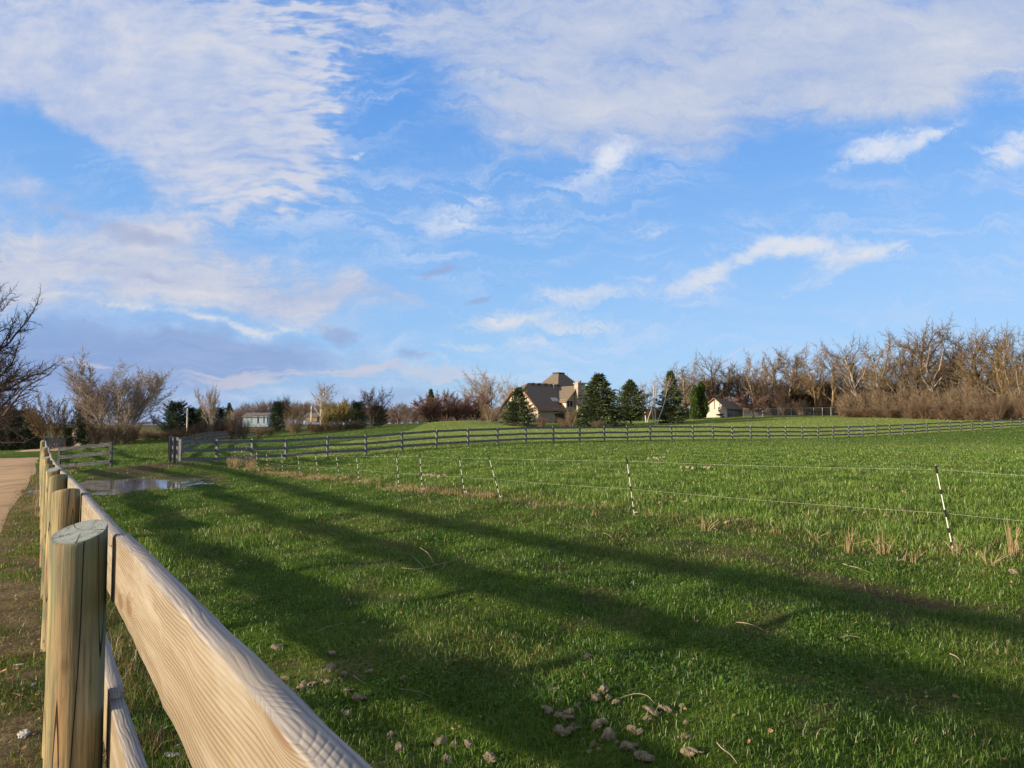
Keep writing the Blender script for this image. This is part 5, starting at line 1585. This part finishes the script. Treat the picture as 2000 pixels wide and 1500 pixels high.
def grass():
    rs = np.random.RandomState(77)
    x, y, r = polar_scatter(rs, 1000000, 2.6, 150, -37.5, 38.5, 1.58)
    # clumping
    jit = .05 * np.minimum(1 + r / 8, 4)
    x = x + rs.randn(len(x)) * jit * (vnoise(x, y, 3.0) > .5); y = y + rs.randn(len(x)) * jit * .5
    pp, al = perp(x, y), along(x, y)
    g, soil, dry, lush, lawn, far, left = cover_cols(x, y)
    keep = rs.rand(len(x)) > soil * .93
    keep &= pud_field(x, y) > 1.10 + .32 * rs.randn(len(x)) * (rs.rand(len(x)) < .35)
    keep &= road_gap(x, y) > .03 + .07 * rs.randn(len(x))
    patch = fnoise(x, y, .8)
    keep &= rs.rand(len(x)) < .55 + .8 * patch
    x, y, r, pp, g, dry, lush, lawn, left = [q[keep] for q in (x, y, r, pp, g, dry, lush, lawn, left)]
    n = len(x)
    tall = .026 + .018 * fnoise(x, y, .7) + lush * .036 * (.4 + fnoise(x + 3, y, .6)) * (1 - .55 * smooth(12, 32, r)) + .0
    big = 1 + r / 30
    ln = tall * (.45 + 1.3 * rs.rand(n) ** 1.6) * np.minimum(big, 1.5)
    wd = (.0020 + .0014 * rs.rand(n)) * (1 + np.minimum(r, 150) / 5.5) * (1 + .3 * lush)
    lean = rs.uniform(.1, .9, n)
    fd = (1 - .6 * smooth(8, 30, r))
    v = 1.03 + (rs.rand(n) - .5)[:, None] * .84 * fd[:, None]
    c = g * v
    isdry = rs.rand(n) < (.05 + dry * .6) * (1 - .5 * smooth(12, 30, r))
    c = np.where(isdry[:, None], np.array((.24, .21, .08)) * rs.uniform(.6, 1.2, (n, 1)), c)
    pale = rs.rand(n) < .05 * fd
    c = np.where((pale & ~isdry)[:, None], c * np.array((1.5, 1.35, 1.6)), c)
    blades('grass', 'short green pasture grass covering the field', x, y, ln, wd, lean, c, rs)
    # small round-leaved clover between the blades near by
    x, y, r = polar_scatter(rs, 110000, 2.8, 16, -37, 38, 1.2)
    g, soil, dry, lush, lawn, far, left = cover_cols(x, y)
    pt = fnoise(x + 70, y + 20, .8)
    k = (rs.rand(len(x)) > soil) & (rs.rand(len(x)) < smooth(.46, .70, pt) * .8) & (perp(x, y) > .1)
    x, y, r, g = x[k], y[k], r[k], g[k]
    n = len(x)
    z = H(x, y) + rs.uniform(.006, .028, n)
    s = rs.uniform(.003, .0075, n) * (1 + r / 14)
    nx, ny = rs.randn(n) * .45 - .25, rs.randn(n) * .45
    u = np.column_stack((np.ones(n), np.zeros(n), -nx)); w = np.column_stack((np.zeros(n), np.ones(n), -ny))
    a = rs.rand(n) * 6.28
    V = np.stack([np.column_stack((x, y, z)) + (u * np.cos(a + q * 1.0472)[:, None] + w * np.sin(a + q * 1.0472)[:, None]) * s[:, None] for q in range(6)], 1).reshape(-1, 3)
    cc = g * np.array((1.05, 1.15, 1.0)) * rs.uniform(.7, 1.5, (n, 1))
    tag(link('clover', np_mesh('clover', V, [np.arange(n * 6).reshape(-1, 6)], M['grass'], False, np.repeat(cc, 6, axis=0))), 'low round-leaved clover spread through the near grass', 'clover', kind='stuff')
    # dead straw along the foot of the board fence and in the strip beside the road
    n = 26000
    al = 2.0 + 26 * rs.rand(n) ** 1.8
    pp = np.where(rs.rand(n) < .6, np.abs(rs.randn(n)) * .36 + .20, -rs.rand(n) * .75 + .1)
    x, y = al * FX + pp * NX, al * FY + pp * NY
    k = fnoise(x, y, 1.4) > .36
    x, y, pp, al = x[k], y[k], pp[k], al[k]
    n = len(x)
    inn = pp > .12
    ln = np.where(inn, rs.uniform(.08, .34, n), rs.uniform(.03, .10, n)) * np.where(al < 4, 1, .8)
    lean = np.where(inn, rs.uniform(.3, .93, n), rs.uniform(.6, .94, n))
    c = np.array((.27, .20, .105)) * rs.uniform(.45, 1.4, (n, 1)) * np.array((1, 1, 1))
    c = np.where((rs.rand(n) < .25)[:, None], c * np.array((.5, .9, .5)), c)
    blades('dead_grass', 'dead straw coloured grass matted along the foot of the board fence', x, y, ln, np.full(n, .0028) * (1 + al / 12), lean, c, rs)
    # straw-coloured litter along the electric fence
    n = 9000
    t = rs.rand(n)
    E = [gpix(q[0], q[1]) for q in ELEC[:13]]
    seg = (t * 12).astype(int); ft = t * 12 - seg
    ex = np.array([q.x for q in E]); ey = np.array([q.y for q in E])
    x = ex[seg] * (1 - ft) + ex[seg + 1] * ft + rs.randn(n) * .28; y = ey[seg] * (1 - ft) + ey[seg + 1] * ft + rs.randn(n) * .28
    k = fnoise(x, y, .9) > .42
    x, y = x[k], y[k]; n = len(x); r = np.hypot(x, y)
    blades('straw_litter', 'pale straw scattered in the grass under the electric fence', x, y, rs.uniform(.04, .16, n), .003 * (1 + r / 9), rs.uniform(.2, .94, n), np.array((.42, .33, .17)) * rs.uniform(.5, 1.2, (n, 1)), rs, cat='straw')
grass()

# ------------------------------------------------------------------ small things in the grass
def lump_mesh(seed, r=1.0):
    import bmesh
    bm = bmesh.new()
    bmesh.ops.create_icosphere(bm, subdivisions=3, radius=1.0)
    rs = random.Random(seed)
    sc = Vector((rs.uniform(.9, 1.35), rs.uniform(.75, 1.0), rs.uniform(.45, .8)))
    o = Vector((seed * 3.7, seed, 0))
    for v in bm.verts:
        q = v.co.copy()
        v.co = Vector((q.x * sc.x, q.y * sc.y, q.z * sc.z)) * (1 + .45 * mnoise.noise(q * 1.3 + o) + .24 * mnoise.noise(q * 3.4 + o) + .10 * mnoise.noise(q * 10 + o))
    me = bpy.data.meshes.new('dropping')
    bm.to_mesh(me); bm.free()
    me.materials.append(M['dropping'])
    return me
lumps = [lump_mesh(s) for s in range(7)]
rl = random.Random(5)
c3 = [(160, 270), (600, 318), (560, 422), (585, 430), (690, 475), (655, 510), (675, 525), (870, 458), (895, 452), (235, 510), (365, 550), (358, 592), (425, 622), (515, 525), (558, 538), (710, 605), (790, 670), (835, 665), (440, 555), (300, 605),
      (1120, 1062), (1445, 1005), (1470, 1018), (1548, 1018), (1668, 1030), (1490, 1150), (1512, 1165), (1825, 1135), (1845, 1150), (1150, 512), (710, 793), (1055, 960)]
c4_ = [(75, 195), (330, 603), (370, 655), (378, 675), (265, 745), (290, 768), (360, 795), (380, 805), (430, 782), (440, 822), (500, 725), (525, 705), (655, 668), (755, 662), (715, 612), (920, 600), (962, 588), (820, 700), (1045, 738), (1165, 742), (1215, 752), (1100, 775),
       (1330, 722), (1065, 838), (1360, 855), (480, 870), (505, 895), (365, 915), (395, 935), (430, 945), (445, 915), (660, 885), (715, 855), (940, 915), (985, 935), (755, 968), (785, 975), (690, 995), (640, 1022), (820, 1010), (880, 1040), (915, 1050), (960, 1030),
       (985, 1095), (1010, 1115), (1065, 1140), (610, 1080), (680, 1062), (1310, 968), (1340, 960), (1378, 968), (1355, 1090), (1390, 1095), (590, 345), (1735, 800)]
c8 = [(540, 32), (640, 75), (570, 95), (880, 50), (940, 20), (1000, 8), (820, 45), (760, 22), (700, 30), (900, 60), (790, -8), (850, 5), (965, -10), (720, -5), (1040, -12)]
def drop(px, py, size, label, group):
    p = gpix(px, py)
    o = link('dropping', lumps[rl.randrange(7)])
    o.location = p + Vector((0, 0, size * .28 + .002))
    o.rotation_euler = (rl.uniform(-.5, .5), rl.uniform(-.5, .5), rl.uniform(0, 6.28))
    o.scale = (size,) * 3
    tag(o, label, 'dropping', group)
for (x, y) in c3:
    drop(500 + x * .25, 1200 + y * .25, rl.choice((.013, .018, .023, .028, .034)), 'tan dry dropping in the short grass just beyond the near top rail', 'droppings beyond the near top rail')
for (x, y) in c4_:
    drop(1000 + x * .25, 1200 + y * .25, rl.choice((.013, .018, .024, .030, .038)), 'tan dry dropping in the scatter at the bottom middle of the field', 'droppings scattered at the bottom middle')
for (x, y) in c8:
    drop(200 + x * .28, 1100 + y * .28, rl.uniform(.016, .032), 'grey tan dropping in the line beside the tall lush grass patch', 'droppings beside the lush patch')
for k, (px, py) in enumerate([(1290, 984), (1300, 980), (1312, 982), (1325, 979), (1340, 981), (1420, 1022), (1445, 1018), (1452, 1019), (1470, 1016), (1690, 1003), (1732, 1010), (1452, 920), (1515, 972), (1765, 962), (1980, 1120)]):
    drop(px, py, rl.uniform(.04, .06), 'pale clod lying in the longer grass behind the electric fence', 'clods behind the electric fence')
for k in range(26):
    px = rl.uniform(828, 875) if k < 12 else rl.uniform(1262, 1300) if k < 18 else rl.uniform(1330, 1390)
    py = (932 + rl.uniform(-2, 2)) if k < 12 else (896 + rl.uniform(-1, 1)) if k < 18 else (914 + rl.uniform(-3, 3))
    drop(px, py, rl.uniform(.06, .10), 'pale clod in a far row of clods in the middle of the paddock', 'far rows of clods in the paddock')

def twig(name, pts, r, label, mat='twig', cat='twig', side=None):
    ps = [gpix(px, py) + Vector((0, 0, z)) for px, py, z in pts]
    root_p = ps[0].copy()
    t = MB()
    out = []
    for a, b in zip(ps[:-1], ps[1:]):
        for i in range(3): out.append(a.lerp(b, i / 3) - root_p)
    out.append(ps[-1] - root_p)
    # soften the kinks
    for _ in range(2):
        out = [out[0]] + [(out[i - 1] + out[i] * 2 + out[i + 1]) / 4 for i in range(1, len(out) - 1)] + [out[-1]]
    r *= .62
    t.tube(out, [r * (1 - .6 * i / len(out)) for i in range(len(out))], 5)
    for s in side or []:
        q = [gpix(px, py) + Vector((0, 0, z)) - root_p for px, py, z in s]
        t.tube(q, r * .6, 4)
    o = t.build(name, M[mat]); o.location = root_p
    return tag(o, label, cat)
twig('twig', [(1140, 1049, .015), (1158, 1047, .03), (1180, 1046, .05), (1192, 1051, .03), (1198, 1058, .015)], .008, 'bleached curved twig on the bare track, centre of the field', side=[[(1165, 1048, .03), (1150, 1030, .05), (1141, 1020, .09)]])
twig('twig', [(1646, 1104, .02), (1658, 1110, .03), (1676, 1114, .03), (1692, 1118, .02), (1704, 1123, .015)], .007, 'pale bent twig lying right of the track')
twig('twig', [(1437, 1220, .02), (1455, 1223, .03), (1475, 1229, .03), (1490, 1235, .02)], .007, 'short pale straight twig right of centre in the foreground')
twig('twig', [(785, 1112, .02), (820, 1118, .03), (850, 1112, .06), (880, 1106, .05), (905, 1097, .08)], .007, 'branching dead stalk lying left of centre', side=[[(850, 1112, .06), (835, 1098, .12), (820, 1090, .14)], [(870, 1108, .05), (862, 1118, .03)], [(830, 1116, .04), (805, 1100, .10)]])
twig('twig', [(1400, 1458, .02), (1410, 1475, .03), (1428, 1486, .03), (1440, 1500, .02)], .005, 'thin bent stem at the bottom edge right of the droppings')
twig('twig', [(1640, 1250, .02), (1660, 1248, .03), (1680, 1250, .02)], .005, 'thin dry stem right of the short straight twig')
twig('twig', [(1855, 1282, .02), (1870, 1290, .03), (1878, 1300, .02)], .006, 'small dry stem near the right edge of the foreground')
twig('twig', [(1210, 1370, .02), (1240, 1366, .04), (1265, 1370, .04), (1278, 1380, .02)], .004, 'green grey stem arching among the bottom droppings')
twig('twig', [(690, 1325, .02), (700, 1336, .03), (715, 1342, .02)], .004, 'tiny curved straw near the top rail')
twig('twig', [(780, 1350, .015), (820, 1355, .02), (855, 1372, .015)], .0035, 'long thin straw left of the bottom droppings')
twig('twig', [(620, 1237, .02), (650, 1228, .03), (672, 1222, .02)], .004, 'thin dry stem slanting above the near droppings')

# clumps of dead stalks along the electric fence
def stalks(px, py, n, hgt, spread, label, seed):
    p = gpix(px, py)
    rs = random.Random(seed)
    t = MB()
    for i in range(n):
        a = rs.uniform(0, 6.28); s = abs(rs.gauss(0, spread))
        h = hgt * rs.uniform(.5, 1.15)
        b = Vector((rs.gauss(0, .04), rs.gauss(0, .04), -.03))
        m = b + Vector((math.cos(a) * s * .4, math.sin(a) * s * .4, h * .55))
        e = b + Vector((math.cos(a) * s, math.sin(a) * s, h))
        if rs.random() < .25: e = m + Vector((math.cos(a) * h * .5, math.sin(a) * h * .5, -h * .15))
        t.tube([b, m, e], [.0055, .005, .003], 4)
    o = t.build('dead_stalks', M['straw']); o.location = p
    tag(o, label, 'dead stalks', 'dead stalk clumps along the electric fence')
spots = [(1380, 1038, 13, .30, .13, 'wide dead stalk clump midway between the two nearest electric stakes'), (1162, 1008, 6, .26, .03, 'narrow upright dead stalk clump left of the second electric stake'),
         (1517, 1045, 6, .22, .05, 'small dead stalk clump right of the wide one'), (1588, 1052, 8, .20, .10, 'broken bent dead stalk clump between the nearest stakes'), (1658, 1078, 9, .34, .06, 'tall leaning dead stalk clump left of the nearest stake'),
         (1725, 1082, 12, .36, .16, 'wide fan of dead stalks just left of the nearest stake'), (1872, 1090, 12, .30, .08, 'dead stalk clump at the foot of the nearest stake'), (1290, 1000, 7, .20, .07, 'thin dead stalk clump just right of the second stake'),
         (1045, 992, 8, .18, .08, 'low dead stalk clump right of the leaning third stake'), (1975, 1092, 12, .5, .14, 'tall wispy dead stalk clump at the right edge'), (1930, 1105, 9, .22, .14, 'low dead stalk clump near the right edge'), (1780, 1100, 8, .2, .1, 'low dead stalks left below the nearest stake')]
for k, (px, py, n, hg, sp_, lb) in enumerate(spots): stalks(px, py, n, hg, sp_, lb, k)
rl2 = random.Random(21)
for k in range(30):
    px = rl2.uniform(505, 985)
    py = np.interp(px, [505, 620, 780, 985], [921, 938, 958, 980]) + rl2.uniform(-5, 4)
    stalks(px, py, rl2.randrange(3, 7), rl2.uniform(.18, .36), .05, 'pale thin dead stalk clump in the far run of the electric fence', 100 + k)
for k in range(22):
    stalks(rl2.uniform(440, 505), rl2.uniform(906, 920), rl2.randrange(9, 16), rl2.uniform(.4, .6), .12, 'tan reedy clump near the far end of the electric fence by the rail fence', 200 + k)
for k, (px, py) in enumerate([(70, 985), (62, 945), (74, 1010), (136, 925), (142, 922), (150, 926)]):
    stalks(px, py, 9, .55, .22, ['bare weed stalks between road and fence, beside the third post', 'bare weed stalks at the road edge, farthest of the strip', 'bare weed stalks between road and fence, nearest of the strip', 'dry weed stalks at the left end of the puddle, left clump',
           'dry weed stalks at the left end of the puddle, middle clump', 'dry weed stalks at the left end of the puddle, right clump'][k], 300 + k)

def rock(px, py, s, label, seed, cat='stone'):
    p = gpix(px, py)
    me = lump_mesh(seed); me = me.copy(); me.materials.clear(); me.materials.append(M['stone'])
    o = link('stone', me); o.location = p + Vector((0, 0, s * .3)); o.scale = (s * 1.3, s * .8, s * .7); o.rotation_euler = (0, 0, seed * 1.3)
    tag(o, label, cat)
rock(46, 1437, .040, 'white stone on the soil left of the nearest post', 21)
rock(38, 1300, .022, 'small pale stone in the moss left of the nearest post', 22)
rock(66, 1338, .016, 'tiny pale stone beside the second post foot', 23)
rock(338, 1478, .030, 'pale stone under the lowest rail', 24)
rock(350, 1460, .022, 'small stone beside the one under the lowest rail', 25)

# fallen leaves and chips
def leaf_scrap(px, py, s, label, group, seed):
    rs = random.Random(seed)
    p = gpix(px, py)
    V = []
    for i in range(7):
        a = 6.283 * i / 7
        V.append((math.cos(a) * s * rs.uniform(.6, 1.2), math.sin(a) * s * .6 * rs.uniform(.6, 1.2), rs.uniform(-.2, .5) * s))
    t = MB(); t.slab(V, .0015)
    o = t.build('fallen_leaf', M['leaf_dead'] if rs.random() < .6 else M['straw'])
    o.location = p + Vector((0, 0, .022)); o.rotation_euler = (rs.uniform(-.5, .5), rs.uniform(-.5, .5), rs.uniform(0, 6.28))
    tag(o, label, 'leaf', group)
rl3 = random.Random(31)
for k in range(60):
    leaf_scrap(rl3.uniform(620, 1990), rl3.uniform(1130, 1495), rl3.uniform(.012, .022), 'small brown fallen leaf lying in the short foreground grass', 'fallen leaves in the foreground grass', k)
for k in range(34):
    leaf_scrap(rl3.uniform(2, 78), rl3.uniform(1080, 1495), rl3.uniform(.012, .026), 'brown leaf scrap on the soil between road and fence', 'leaf litter between road and fence', 100 + k)
